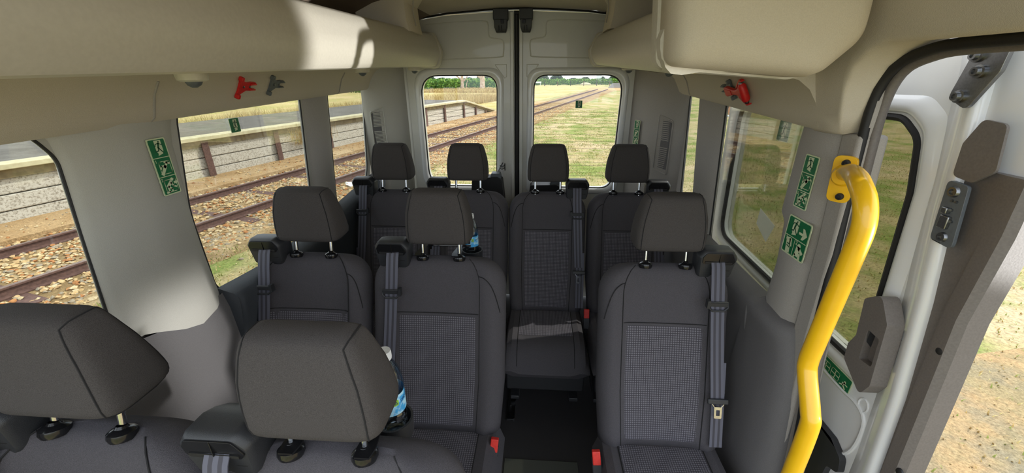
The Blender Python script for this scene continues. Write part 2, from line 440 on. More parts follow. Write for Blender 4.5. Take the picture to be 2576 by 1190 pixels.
# beige side headers
def header(name, s, z0, y0, y1):
    bm = bmesh.new(); rings = []
    ys = [y0 + (y1 - y0) * k / 10 for k in range(11)]
    for y in ys:
        z = z0(y)
        rings.append([V((s * x, y, z + dz)) for x, dz in ((1.005, 0.012), (0.985, 0.0), (0.966, -0.006), (0.953, 0.006), (0.945, 0.03), (0.93, 0.07), (0.905, 0.105), (0.87, 0.13), (0.82, 0.142), (0.50, 0.150))])
    add_loft(bm, rings, closed=False, cap=False)
    bm.faces.new([bm.verts.new(p) for p in rings[0]] + [bm.verts.new((s * 1.0, y0, rings[0][-1].z))])
    return tag(obj(name, bm, BEIGE, smooth=True), kind='structure')
hL = header('trim_9', -1, z0L, 0.0, 2.78)
hR = header('trim_10', 1, z0R, 1.22, 2.78)
for s, z0, ysm, par in ((-1, z0L, (1.12, 2.27), hL), (1, z0R, (2.30,), hR)):
    for y in ysm:
        z = z0(y)
        tube('seam_groove', [(s * x, y + 0.004, z + dz) for x, dz in ((0.968, -0.004), (0.952, 0.008), (0.944, 0.03), (0.929, 0.07), (0.904, 0.105))], 0.0035, TRIMD, par, 6)

# ceiling and coves
bm = bmesh.new(); rings = []
for k in range(9):
    y = -0.05 + 2.935 * k / 8
    rings.append([V((x, y, z)) for x, z in [(-0.56, 1.955), (-0.5, 1.972), (-0.3, 1.985), (0, 1.992), (0.3, 1.985), (0.5, 1.972), (0.56, 1.955)]])
add_loft(bm, rings, closed=False, cap=False)
tag(obj('ceiling', bm, HEADL, smooth='all'), kind='structure')
def cove(name, s, y0, y1, m):
    bm = bmesh.new()
    rings = [[V((s * x, y, z)) for x, z in ((0.55, 1.957), (0.66, 1.93), (0.80, 1.87), (0.90, 1.78), (0.955, 1.66), (0.97, 1.58))] for y in (y0, (y0 + y1) / 2, y1)]
    add_loft(bm, rings, closed=False, cap=False); return tag(obj(name, bm, m, smooth='all'), kind='structure')
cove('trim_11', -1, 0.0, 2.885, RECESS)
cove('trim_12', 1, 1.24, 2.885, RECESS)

# beige upper lining over the sliding door opening, right
def upx(z): return lerp_tab([(1.40, 0.975), (1.45, 0.955), (1.50, 0.935), (1.58, 0.912), (1.65, 0.895), (1.72, 0.875), (1.80, 0.84), (1.87, 0.77), (1.93, 0.66), (1.96, 0.54)], z)
bm = bmesh.new(); rings = []
for y, zb in ((0.0, 1.660), (0.5, 1.660), (0.9, 1.660), (0.99, 1.663), (1.04, 1.645), (1.085, 1.61), (1.11, 1.56), (1.122, 1.50), (1.135, 1.452), (1.20, 1.447), (1.255, 1.447)):
    ring = [V((1.03, y, zb + 0.006)), V((upx(zb) + 0.012, y, zb - 0.004))]
    for k in range(14):
        z = zb + (1.958 - zb) * (k / 13); ring.append(V((upx(z), y, z + 0.006 * (1 - k / 13))))
    rings.append(ring)
add_loft(bm, rings, closed=False, cap=False)
r = rings[-1]; bm.faces.new([bm.verts.new(p) for p in r[::-1]] + [bm.verts.new((1.03, 1.255, 1.9))])
tag(obj('trim_13', bm, BEIGE, smooth='all'), kind='structure')

# ------------------------------------------------------------------ rear wall ring and rear doors
AR = [(-0.758, 0.0), (-0.758, 1.80), (-0.70, 1.93), (-0.45, 1.965), (0, 1.985), (0.45, 1.965), (0.72, 1.93), (0.785, 1.80), (0.785, 0.0)]
rw = plate('wall_rear', [(-1.06, -0.1), (-1.06, 2.02), (1.06, 2.02), (1.06, -0.1)][::-1], [rpoly(AR, [0, .1, .1, .1, .1, .1, .1, .1, 0])], 'y', 2.89, 0.04, PAINT, bevel=0.004)
tag(rw, kind='structure')
def rear_door(name, s, xs, win, zt):
    x0, x1 = xs
    if s < 0: out = [(x0, 0.0), (x1, 0.0), (x1, 1.978), (x0 * .6, 1.958), (x0 + .05, 1.925), (x0, 1.80)]
    else: out = [(x0, 0.0), (x1, 0.0), (x1, 1.80), (x1 - .05, 1.925), (x1 * .6, 1.958), (x0, 1.978)]
    d = plate(name, rpoly(out, [0, 0, .08, .08, .08, .0] if s > 0 else [0, 0, 0, .08, .08, .08]), [win], 'y', 2.865, 0.05, PAINT, bevel=0.004)
    tag(d, kind='structure')
    # raised rim round the window
    cx = sum(p[0] for p in win) / len(win); cz = sum(p[1] for p in win) / len(win)
    def grow(k): return [(p[0] + math.copysign(k, p[0] - cx) * min(1, abs(p[0] - cx) / .12), p[1] + math.copysign(k, p[1] - cz) * min(1, abs(p[1] - cz) / .12)) for p in win]
    bm = bmesh.new(); rings = []
    for k, yy in ((0.0, 2.87), (0.004, 2.855), (0.014, 2.846), (0.03, 2.845), (0.04, 2.852), (0.046, 2.866)):
        rings.append([V((a, yy, b)) for a, b in grow(k)])
    add_loft(bm, rings, closed=True, cap=False); obj('window_rim', bm, PAINTS, d, smooth='all')
    tube('window_seal', [(a, 2.868, b) for a, b in win], 0.0055, RUBBER, d, 6, True)
    g = plate('window_pane', win, [], 'y', 2.90, 0.004, GL_REAR, d, smooth=False)
    return d, win, cx
wL = rpoly([(-0.655, 0.835), (-0.15, 0.835), (-0.13, 1.602), (-0.66, 1.602)], [.13, .05, .10, .13], 7)
wR = rpoly([(0.113, 0.835), (0.685, 0.83), (0.705, 1.598), (0.115, 1.600)], [.04, .09, .12, .09], 7)
dL, _, _ = rear_door('door_1', -1, (-0.75, -0.016), wL, 1.97)
dR, _, _ = rear_door('door_2', 1, (0.016, 0.778), wR, 1.97)
# embossed creases above the windows
EMB = [(-0.62, 1.902), (-0.5, 1.912), (-0.30, 1.922), (-0.205, 1.921), (-0.184, 1.905), (-0.182, 1.845), (-0.165, 1.825), (-0.105, 1.815), (-0.085, 1.795), (-0.089, 1.73), (-0.11, 1.711), (-0.3, 1.704), (-0.62, 1.695)]
for d, s in ((dL, 1), (dR, -1)):
    tube('embossed_crease', smooth_path([(s * a * (1.03 if s < 0 else 1), 2.866, b) for a, b in EMB], 4), 0.0045, PAINT, d, 8)
    tube('embossed_crease', [(s * a, 2.866, b) for a, b in ((-0.145, 1.665), (-0.068, 1.665), (-0.068, 1.59), (-0.08, 1.58), (-0.145, 1.665))], 0.003, PAINT, d, 6)
    # edge flange beside the seam
    bm = bmesh.new(); add_box(bm, (-s * 0.030, 2.855, 1.0), (0.022, 0.03, 1.94)); obj('edge_flange', bm, PAINT, d, bevel=0.004)
bm = bmesh.new(); add_box(bm, (0.0, 2.885, 0.99), (0.040, 0.03, 1.98)); add_box(bm, (0.0, 2.868, 0.99), (0.022, 0.03, 1.94)); tag(obj('trim_14', bm, RUBBER, bevel=0.006), kind='structure')
tube('heating_wires', [], 0.001, RUBBER) if False else None
for d, (xa, xb), zt in ((dR, (0.125, 0.69), 1.385), (dL, (-0.645, -0.15), 1.385)):
    bm = bmesh.new(); z = 0.865
    while z < zt:
        add_tube(bm, [(xa, 2.898, z), (xb, 2.898, z)], 0.0007, 4); z += 0.0245
    obj('heating_wires', bm, GREYR, d)
# black seal where the ceiling meets the doors
bm = bmesh.new(); add_tube(bm, [(-0.60, 2.845, 1.945), (-0.45, 2.845, 1.966), (-0.2, 2.845, 1.982), (0, 2.845, 1.988), (0.2, 2.845, 1.982), (0.45, 2.845, 1.966), (0.60, 2.845, 1.945)], 0.006, 6)
tag(obj('trim_15', bm, RUBBER), kind='structure')
# clip bumps on the rear pillars
bm = bmesh.new()
# upper door latch boxes
def latch(x0, x1, s):
    e = empty('door_latch', ((x0 + x1) / 2, 2.83, 1.93), 'black plastic door latch box at the top %s of the rear door seam' % ('left' if s < 0 else 'right'), 'latch', 'latch boxes over the rear doors')
    w_ = x1 - x0
    bm = bmesh.new(); add_loft(bm, [[V((sx * w_ / 2 * k, yy, z)) for sx, yy in ((-1, -0.02), (1, -0.02), (1, 0.034), (-1, 0.034))] for z, k in ((0.055, 1.0), (0.0, 1.0), (-0.012, .9))])
    obj('latch_head', bm, BLACKP, e, bevel=0.004)
    bm = bmesh.new(); add_loft(bm, [[V((sx * w_ / 2 * k, yy, z)) for sx, yy in ((-1, -0.03 + q), (1, -0.03 + q), (1, 0.034), (-1, 0.034))] for z, k, q in ((-0.005, 0.86, 0), (-0.05, 0.82, 0), (-0.078, 0.62, .012))])
    obj('latch_body', bm, BLACKP, e, bevel=0.003)
    bm = bmesh.new(); add_box(bm, (0.012 * -s, -0.034, -0.02), (0.02, 0.012, 0.022)); add_box(bm, (-0.010, -0.031, -0.055), (0.006, 0.006, 0.03)); add_box(bm, (0.006, -0.031, -0.055), (0.006, 0.006, 0.03))
    obj('latch_tab', bm, GLOSSB, e, bevel=0.002)
latch(-0.146, -0.050, -1); latch(0.020, 0.104, 1)

# ------------------------------------------------------------------ right pillar beside the sliding door
bm = bmesh.new(); rings = []
for z, ya, yb in ((0.725, 1.075, 1.305), (0.80, 1.078, 1.31), (1.0, 1.085, 1.30), (1.14, 1.095, 1.315), (1.17, 1.10, 1.345), (1.30, 1.11, 1.345), (1.40, 1.12, 1.345), (1.47, 1.14, 1.34)):
    k = 0.0 if z > 1.20 else (0.02 if z < 1.15 else 0.012)
    zl = z if z > 0.76 else z - 0.0
    rings.append([V((1.035, ya - 0.012, zl)), V((1.012, ya - 0.004, zl)), V((0.984, ya + 0.055 + k, zl)), V((0.972, ya + 0.075 + k, zl + (0.0 if z > .76 else .0))), V((0.972, yb - 0.04, zl)), V((0.985, yb - 0.008, zl + (0.02 if z < .76 else 0))), V((1.003, yb, zl + (0.02 if z < .76 else 0)))])
add_loft(bm, rings, closed=False, cap=False)
bm.faces.new([bm.verts.new(p) for p in rings[0]])
tag(obj('trim_16', bm, TRIMD, smooth=True), kind='structure')
# body pillar and lower reveal of the opening
bm = bmesh.new()
add_loft(bm, [[V((0.985, 1.06 + q, z)), V((1.06, 1.06 + q, z)), V((1.06, 1.13 + q, z)), V((0.985, 1.13 + q, z))] for z, q in ((FLZ, -0.07), (0.3, -0.06), (0.6, -0.03), (0.85, 0.0), (1.13, 0.01), (1.45, 0.04))])
tag(obj('trim_17', bm, TRIMD, smooth=True, bevel=0.01), kind='structure')
# lower dark lining in front of the right sill
bm = bmesh.new(); rings = []
for z, ya, xi in ((FLZ, 0.97, .93), (0.1, 0.985, .92), (0.34, 1.0, .925), (0.60, 1.03, .935), (0.72, 1.06, .94), (0.79, 1.085, .935), (0.825, 1.10, .925), (0.845, 1.11, .94), (0.862, 1.12, 1.0)):
    rings.append([V((1.0, ya, z)), V((max(xi, .985), ya + 0.005, z)), V((max(xi, .965), ya + 0.02, z)), V((xi + .012, ya + 0.06, z)), V((xi, ya + .13, z)), V((xi, 1.33, z))])
add_loft(bm, rings, closed=False, cap=False)
tag(obj('trim_18', bm, DARKP, smooth='all'), kind='structure')
# rubber seal round the sliding door opening
SEAL = smooth_path([(1.0, 0.0, 1.652), (1.0, 0.5, 1.652), (1.0, 0.9, 1.653), (1.0, 1.02, 1.640), (1.0, 1.085, 1.605), (1.0, 1.112, 1.53), (1.0, 1.104, 1.38), (1.0, 1.078, 1.13), (1.0, 1.056, 0.90), (1.0, 1.035, 0.74), (1.0, 0.998, 0.60), (1.0, 0.965, 0.34), (1.0, 0.955, 0.1), (1.0, 0.95, -0.1)], 5)
sl = tube('trim_19', SEAL, 0.012, RUBBER, None, 10); tag(sl, kind='structure')
tube('seal_flange', [p + V((0.022, -0.006 if p.z < 1.6 else 0.0, -0.008 if p.z > 1.6 else 0)) for p in SEAL], 0.013, GREYR, sl, 10)

# ------------------------------------------------------------------ overhead bins
BINP = [(.575, -.004), (.525, -.012), (.500, -.008), (.486, .008), (.481, .022), (.475, .03), (.469, .055), (.467, .078), (.470, .090), (.480, .125), (.496, .158), (.515, .170), (.535, .170), (.545, .155), (.56, .05), (.60, .03), (.90, .02), (.90, -.0), (.70, -.006)]
def bin_(name, s, zb, y0, y1, label, kz=1.0, dx=0.0, xmax=1.0):
    e = empty(name, (s * 0.7, (y0 + y1) / 2, zb((y0 + y1) / 2)), label, 'luggage bin', 'overhead luggage bins')
    off = -V(e.location)
    bm = bmesh.new(); rings = []
    for k in range(15):
        y = y0 + (y1 - y0) * k / 14
        rings.append([V((s * ((x if x < .56 else min(x, xmax)) + dx), y, zb(y) + z * kz)) + off for x, z in BINP])
    add_loft(bm, rings); obj('fascia', bm, BINM, e)
    # far end cap
    def cap(y, th, grow, m, nm):
        bm = bmesh.new(); rings = []
        for yy, g in ((y - th / 2, grow * .5), (y - th / 4, grow), (y + th / 4, grow), (y + th / 2, grow * .4)):
            rings.append([V((s * (0.9 - (0.9 - x - dx) * (1 + g * 1.2)), yy, zb(yy) + 0.08 + (z * kz - 0.08) * (1 + g * 6))) + off for x, z in [(.60, -.006), (.525, -.012), (.500, -.008), (.484, .008), (.466, .06), (.464, .082), (.488, .13), (.502, .160), (.515, .172), (.60, .175), (.89, .175), (.89, 0)]])
        add_loft(bm, rings); return obj(nm, bm, m, e)
    cap(y1, 0.05, 0.02, BINM, 'end_cap')
    return e, off
bL, offL = bin_('overhead_bin', -1, zbL, 0.02, 2.70, 'long beige overhead luggage bin along the left side above the windows')
bR, offR = bin_('overhead_bin', 1, zbR, 1.03, 2.47, 'short beige overhead luggage bin on the right, ending in a rounded padded front', 0.86, -0.03, .82)
# padded front of the right bin
bm = bmesh.new(); rings = []
def capring(x0, x1, z0_, z1_, y):
    o = [(x0, z1_), (x0 - .002, (z0_ + z1_) / 2), (x0 + .012, z0_ + .01), (x1 - 0.07, z0_ - .018), (x1 + .002, z0_ + .055), (x1 - .012, z1_)]
    return [V((a, y, b)) + offR for a, b in rpoly(o, [.02, .2, .035, .05, .06, .02], 6)]
for y, g in ((1.10, 0.0), (1.00, 0.0), (0.965, -0.006), (0.945, -0.02), (0.937, -0.045), (0.933, -0.09)):
    rings.append(capring(0.437 - g, 0.835 + g, 1.607 - g, 1.985 + g * .2, y))
add_loft(bm, rings); cp = obj('padded_front', bm, BEIGE, bR, smooth='all')
bm = bmesh.new(); add_loft(bm, [capring(0.430, 0.84, 1.602, 1.985, 1.115), capring(0.428, 0.842, 1.600, 1.985, 1.09), capring(0.430, 0.84, 1.602, 1.985, 1.065)]); obj('edge_moulding', bm, BINM, bR)
# straps between bins and ceiling
for s, e, off, zb in ((-1, bL, offL, zbL), (1, bR, offR, zbR)):
    bm = bmesh.new()
    add_loft(bm, [[V((s * x, y, z)) + off for x, y in ((xi, 2.16), (xi - .01, 2.18), (xi - .01, 2.36), (xi, 2.38), (0.75, 2.38), (0.75, 2.16))] for z, xi in ((zb(2.3) + .15, 0.49), (1.86, 0.50), (1.93, 0.505), (1.975, 0.47))])
    obj('divider_panel', bm, BEIGE, e)
    bm = bmesh.new(); add_tube(bm, [V((s * .476, 2.24, 1.98)) + off, V((s * .486, 2.24, 1.90)) + off, V((s * .484, 2.27, 1.84)) + off], .003, 6); obj('divider_groove', bm, TRIMD, e)
# vents and lamps under the bins
def bin_vent(s, y, x, z, lab):
    e = empty('air_vent', (s * x, y, z), lab, 'air vent', 'round air vents under the overhead bins')
    bm = bmesh.new(); add_lathe(bm, [(0.0, 0.012), (.034, 0.012), (.036, 0), (.034, -.012), (.026, -.016), (.024, -.006), (0, -.006)], (0, 0, 0), seg=24); obj('vent_ring', bm, BINM, e)
    bm = bmesh.new(); add_lathe(bm, [(0, -.030), (.010, -.027), (.018, -.018), (.021, -.006), (.02, 0)], (0.004, 0.0, -0.002), V((.2, .2, 1)), 20); obj('vent_ball', bm, GREYP, e)
bin_vent(-1, 1.02, 0.71, zbL(1.02) - 0.018, 'round air vent under the left bin, nearest the camera')
bin_vent(-1, 2.05, 0.71, zbL(2.05) - 0.018, 'round air vent under the left bin near the narrow window')
bin_vent(-1, 2.55, 0.60, zbL(2.55) - 0.018, 'round air vent under the far end of the left bin')
bin_vent(1, 2.30, 0.62, zbR(2.30) - 0.018, 'round air vent under the far end of the right bin')
bin_vent(1, 1.85, 0.70, zbR(1.85) - 0.018, 'round air vent under the right bin behind its padded front')

# ------------------------------------------------------------------ signs
def stroke(bm, mp_, pts, w_, mi, h=0.0):
    for a, b in zip(pts[:-1], pts[1:]):
        a, b = V(a), V(b); d = (b - a)
        if d.length < 1e-6: continue
        d.normalize(); n = V((-d.y, d.x)) * w_ / 2; a2, b2 = a - d * w_ * .35, b + d * w_ * .35
        bm.faces.new([bm.verts.new(mp_(p.x, p.y, h)) for p in (a2 - n, b2 - n, b2 + n, a2 + n)]).material_index = mi
def poly(bm, mp_, pts, mi, h=0.0):
    vs = [bm.verts.new(mp_(p[0], p[1], h)) for p in pts]
    for t in tessellate_polygon([[V((p[0], p[1], 0)) for p in pts]]):
        bm.faces.new([vs[i] for i in t]).material_index = mi
def disc(bm, mp_, c, r, mi, h): poly(bm, mp_, [(c[0] + r * math.cos(k * PI / 6), c[1] + r * math.sin(k * PI / 6)) for k in range(12)], mi, h)
# material slots: 0 pale border, 1 green, 2 dark green
def running_man(bm, mp_, x, y, w_, h_, flip=False):
    def q(a, b): return (x + w_ * ((1 - a) if flip else a), y + h_ * b)
    poly(bm, mp_, [q(.30, 1), q(.80, 1), q(.80, .28), q(.72, .10), q(.34, 0), q(.40, .14), q(.30, .3)], 0, .0006)
    L = lambda pts, t: stroke(bm, mp_, [q(*p) for p in pts], t * h_, 2, .001)
    disc(bm, mp_, q(.62, .90), .055 * h_, 2, .001)
    L([(.58, .80), (.50, .52)], .13); L([(.58, .80), (.76, .70), (.92, .72)], .055); L([(.55, .80), (.36, .76), (.30, .62)], .055)
    L([(.50, .52), (.62, .36), (.78, .16)], .075); L([(.50, .52), (.46, .32), (.22, .28)], .07)
def digit(bm, mp_, d, x, y, s_):
    P = {'1': [(.2, .75), (.5, 1), (.5, 0)], '2': [(.05, .8), (.3, 1), (.7, .95), (.8, .7), (.1, .05), (.85, .05)]}[d]
    stroke(bm, mp_, [(x + s_ * .7 * a, y + s_ * b) for a, b in P], s_ * .18, 0, .0006)
def glass_frame(bm, mp_, x, y, w_, h_):
    p = rpoly([(x, y), (x + w_, y), (x + w_, y + h_), (x, y + h_)], w_ * .15); stroke(bm, mp_, p + p[:1], w_ * .05, 0, .0004)
def sign(name, label, cat, origin, ux, uy, W, H, kind_, group=None, th=0.0015, flip=False):
    e_o = V(origin); ux = V(ux).normalized(); uy = V(uy); uy = (uy - ux * uy.dot(ux)).normalized(); n = ux.cross(uy)
    def mp_(a, b, h=0.0): return ux * (a * W) + uy * (b * W) + n * (th + h)
    A = H / W; bm = bmesh.new()
    out = rpoly([(0, 0), (1, 0), (1, A), (0, A)], 0.09)
    add_plate(bm, out, [], lambda a, b: mp_(a, b) - n * th, n * th, 0)
    if kind_ == 'window':
        poly(bm, mp_, rpoly([(.03, .03), (.97, .03), (.97, A - .03), (.03, A - .03)], .06), 1, .0003)
        running_man(bm, mp_, .12, .10, .76, A - .2, flip)
    elif kind_ == 'tall':
        poly(bm, mp_, rpoly([(.06, .06), (.94, .06), (.94, A - .06), (.06, A - .06)], .06), 1, .0003)
        h3 = A / 3
        for k in (1, 2): stroke(bm, mp_, [(.06, h3 * k), (.94, h3 * k)], .035, 0, .0005)
        running_man(bm, mp_, .14, h3 * 2 + .10, .74, h3 - .2, flip)
        # hammer in hand
        digit(bm, mp_, '1', .10, h3 * 2 - .22, .14); glass_frame(bm, mp_, .26, h3 + .12, .60, .62)
        stroke(bm, mp_, [(.30, h3 + .14), (.55, h3 + .48)], .17, 0, .001); stroke(bm, mp_, [(.52, h3 + .45), (.68, h3 + .64)], .12, 0, .001)
        stroke(bm, mp_, [(.56, h3 + .70), (.80, h3 + .60)], .09, 0, .001); stroke(bm, mp_, [(.28, h3 + .40), (.34, h3 + .52), (.50, h3 + .52)], .08, 0, .001)
        digit(bm, mp_, '2', .10, h3 - .22, .14); glass_frame(bm, mp_, .22, .14, .66, .62)
        disc(bm, mp_, (.66, .74), .085, 0, .001)
        stroke(bm, mp_, [(.56, .62), (.36, .44)], .17, 0, .001); stroke(bm, mp_, [(.38, .42), (.52, .28), (.52, .16)], .09, 0, .001)
        stroke(bm, mp_, [(.34, .40), (.36, .16), (.20, .14)], .09, 0, .001); stroke(bm, mp_, [(.56, .58), (.66, .40), (.80, .34)], .08, 0, .001)
        poly(bm, mp_, [(.72, .50), (.84, .50), (.84, .44), (.97, .56), (.84, .68), (.84, .62), (.72, .62)], 0, .001)
    elif kind_ == 'open':
        poly(bm, mp_, rpoly([(.04, .04), (.96, .04), (.96, A - .04), (.04, A - .04)], .05), 1, .0003)
        running_man(bm, mp_, .10, A * .52, .50, A * .42, flip)
        poly(bm, mp_, [(.58, A * .70), (.74, A * .70), (.70, A * .82), (.78, A * .82), (.92, A * .68), (.78, A * .54), (.70, A * .54), (.74, A * .64), (.58, A * .64)], 0, .001)
        stroke(bm, mp_, [(.06, A * .48), (.94, A * .48)], .02, 0, .001); stroke(bm, mp_, [(.5, A * .05), (.5, A * .48)], .02, 0, .001)
        digit(bm, mp_, '1', .09, A * .36, .11); digit(bm, mp_, '2', .55, A * .36, .11)
        stroke(bm, mp_, [(.24, A * .38), (.28, A * .10)], .18, 0, .001); stroke(bm, mp_, [(.32, A * .40), (.36, A * .26)], .10, 0, .001)
        stroke(bm, mp_, [(.22, A * .22), (.34, A * .20)], .03, 2, .0015); stroke(bm, mp_, [(.22, A * .28), (.34, A * .27)], .03, 2, .0015)
        disc(bm, mp_, (.72, A * .36), .07, 0, .001); stroke(bm, mp_, [(.70, A * .30), (.68, A * .14)], .16, 0, .001); stroke(bm, mp_, [(.74, A * .30), (.88, A * .22)], .09, 0, .001)
        stroke(bm, mp_, [(.62, A * .12), (.60, A * .05)], .06, 0, .001); stroke(bm, mp_, [(.80, A * .16), (.82, A * .05)], .09, 0, .001)
    elif kind_ == 'door':
        poly(bm, mp_, rpoly([(.02, .02), (.98, .02), (.98, A - .02), (.02, A - .02)], .03), 1, .0003)
        for x0 in (.12, .42):
            glass_frame(bm, mp_, x0, A * .25, .24, A * .5); stroke(bm, mp_, [(x0 + .12, A * .25), (x0 + .12, A * .75)], .02, 0, .0006); stroke(bm, mp_, [(x0, A * .5), (x0 + .24, A * .5)], .02, 0, .0006)
        disc(bm, mp_, (.84, A * .60), .03, 0, .001); stroke(bm, mp_, [(.84, A * .56), (.80, A * .40), (.88, A * .26)], .035, 0, .001); stroke(bm, mp_, [(.80, A * .40), (.72, A * .30)], .03, 0, .001); stroke(bm, mp_, [(.78, A * .50), (.92, A * .50)], .025, 0, .001)
    o = obj(name, bm, [PALE, GREEN, DGREEN], None, smooth=False, auto=False); o.location = e_o
    return tag(o, label, cat, group)
G = 'green emergency exit stickers'
sign('exit_sign', 'tall green exit sticker with three pictograms on the broad left pillar', 'sign', (-0.958, 1.078, 1.268), (0, 1, 0), (0, -0.01, 1), 0.060, 0.168, 'tall', G)
sign('exit_sign', 'small green running man sticker on the large left side window', 'sign', (-1.005, 1.47, 1.403), (0, 1, 0), (0, 0, 1), 0.052, 0.053, 'window', G)
sign('exit_sign', 'small dark green running man sticker on the right rear door window', 'sign', (0.402, 2.896, 1.386), (1, 0, 0), (0, 0, 1), 0.046, 0.050, 'window', G)
sign('exit_sign', 'tall green exit sticker beside the yellow handrail on the right pillar', 'sign', (0.970, 1.262, 1.212), (0, -1, 0), (0, 0.03, 1), 0.064, 0.163, 'tall', G, flip=True)
sign('exit_sign', 'squarish green door opening sticker with an arrow, low on the right pillar', 'sign', (0.970, 1.262, 1.060), (0, -1, 0.0), (0, 0, 1), 0.115, 0.125, 'open', G)
_a = V((1.0, 2.40, 0)); _b = V((0.775, 2.86, 0)); _dr = (_b - _a).normalized(); _nr = V((-abs(_dr.y), -abs(_dr.x), 0))
sign('exit_sign', 'narrow green exit sticker on the rear right corner lining', 'sign', tuple(_a + _dr * 0.435 + V((-0.020, -0.012, 1.16))), tuple(-_dr), (0, 0, 1), 0.056, 0.16, 'tall', G)

# ------------------------------------------------------------------ glass hammer and brackets
def bracket(name, label, cat, y0, zc, x, m, s, L=0.095, H=0.075, tips=True):
    """claw shaped holder lying in the y,z plane against the header; s = +1 right wall"""
    e = empty(name, (x, y0, zc), label, cat, 'hammer holders on the left header' if s < 0 else None)
    e.rotation_euler = (0, -s * .49, 0)
    shp = [(0, .40), (.06, .50), (.20, .28), (.48, .17), (.72, .20), (1, .17), (.97, .10), (.74, .08), (.70, -.06), (.97, -.12), (1, -.18), (.72, -.19), (.48, -.17), (.22, -.32), (.08, -.50), (-.01, -.46), (.08, -.2), (.08, .18)]
    pts = rpoly([(a * L, b * H * 1.15) for a, b in shp], .003, 2)
    bm = bmesh.new(); add_plate(bm, pts, [], lambda u, v: V((0, u, v)), (-s * 0.007, 0, 0)); obj('holder_plate', bm, m, e, bevel=.0015)
    for c_, s_ in (((-s * .012, L * .02, H * .44), (.016, .012, .016)), ((-s * .012, L * .02, -H * .44), (.016, .012, .016)), ((-s * .009, L * .80, H * .14), (.01, .03, .005)), ((-s * .009, L * .80, -H * .14), (.01, .03, .005))):
        bm = bmesh.new(); add_box(bm, c_, s_); obj('holder_claw', bm, m, e, bevel=.002)
    for yy in (.30, .64):
        bm = bmesh.new(); add_lathe(bm, [(0, -.001), (.0045, -.001), (.004, .003), (0, .004)], (-s * .007, L * yy, 0), V((-s, 0, 0)), 12); obj('screw', bm, STEEL, e)
    return e
bracket('hammer_holder', 'empty red claw shaped hammer holder screwed to the left header', 'holder', 1.45, 1.570, -0.924, REDP, -1)
bracket('hammer_holder', 'empty dark grey hammer holder to the right of the red one on the left header', 'holder', 1.632, 1.574, -0.925, GREYP, -1)
bracket('hammer_holder', 'dark grey hammer holder behind the red hammer on the right header', 'holder', 1.72, 1.545, 0.922, GREYP, 1, L=0.10)
h = empty('glass_hammer', (0.902, 1.59, 1.535), 'red emergency glass hammer with steel tips on the right header', 'hammer'); h.rotation_euler = (0, -.49, 0)
bm = bmesh.new(); add_tube(bm, [(0, 0.0, -0.034), (0, 0, -0.026), (0, 0, .026), (0, 0, .034)], [.009, .014, .014, .009], 14); obj('hammer_head', bm, REDP, h)
bm = bmesh.new()
add_loft(bm, [[V((0.0 + dx, y, z * k)) for dx, z in ((-.008, 1), (-.008, -1), (.008, -1), (.008, 1))] for y, k in ((.012, .026), (.045, .011), (.075, .010), (.135, .020), (.150, .017))]); hh = obj('hammer_handle', bm, REDP, h, bevel=.004)
bm = bmesh.new(); add_box(bm, (-.009, .115, 0), (.002, .05, .020)); obj('grip_recess', bm, REDP, hh, bevel=.001)
for s in (-1, 1):
    bm = bmesh.new(); add_lathe(bm, [(.009, 0), (.008, .005), (.001, .012)], (0, 0, s * .034), V((0, 0, s)), 12); obj('steel_tip', bm, STEEL, h)
bm = bmesh.new()
for s in (-1, 1): add_loft(bm, [[V((.002, y, s * z)) + V((a, 0, 0)) for a, y, z in ((-.006, y0, z0), (.006, y0, z0), (.006, y0 + .004, z0 + .006), (-.006, y0 + .004, z0 + .006))] for y0, z0 in ((-.016, .042), (.0, .044), (.022, .030), (.045, .014))])
obj('hammer_guard', bm, REDP, h, bevel=.001)

# ------------------------------------------------------------------ yellow grab rail
e = empty('grab_rail', (0.97, 1.1, 1.2), 'bright yellow bent grab rail beside the sliding door opening', 'grab rail'); o_ = -V(e.location)
BAR = [(0.968, 1.085, 1.357), (0.93, 1.02, 1.372), (0.885, 0.94, 1.380), (0.858, 0.885, 1.374), (0.85, 0.850, 1.35), (0.85, 0.832, 1.30), (0.85, 0.835, 1.22), (0.85, 0.852, 1.0), (0.85, 0.856, 0.93), (0.85, 0.845, 0.895), (0.85, 0.80, 0.82), (0.85, 0.788, 0.78), (0.85, 0.790, 0.6), (0.85, 0.80, 0.3), (0.88, 0.84, 0.22), (0.96, 0.93, 0.2)]
bm = bmesh.new(); add_tube(bm, [p + o_ for p in smooth_path(BAR, 8)], 0.0215, 18); obj('rail_tube', bm, YEL, e)
fn = V((-0.80, -0.62, 0.0)).normalized(); fu = V((-fn.y, fn.x, 0)) * -1; fc = V((0.985, 1.105, 1.335))
bm = bmesh.new(); out = rpoly([(-.026, -.062), (.026, -.062), (.034, .062), (-.018, .062)], .018)
add_plate(bm, out, [], lambda u, v: fc + o_ + fu * u + V((0, 0, v)), fn * 0.012); obj('rail_flange', bm, YEL, e, bevel=.003)
bm = bmesh.new(); add_lathe(bm, [(.030, 0), (.028, .012), (.022, .022)], fc + o_ + fn * .010 + V((0, 0, .012)), fn, 20); obj('rail_collar', bm, YEL, e)
for u, v in ((.004, .044), (-.004, -.045)):
    bm = bmesh.new(); add_lathe(bm, [(0, .006), (.004, .006), (.005, .009), (.0085, .008), (.0095, 0)], fc + o_ + fn * .012 + fu * u + V((0, 0, v)), fn, 16); obj('bolt', bm, RUBBER, e)

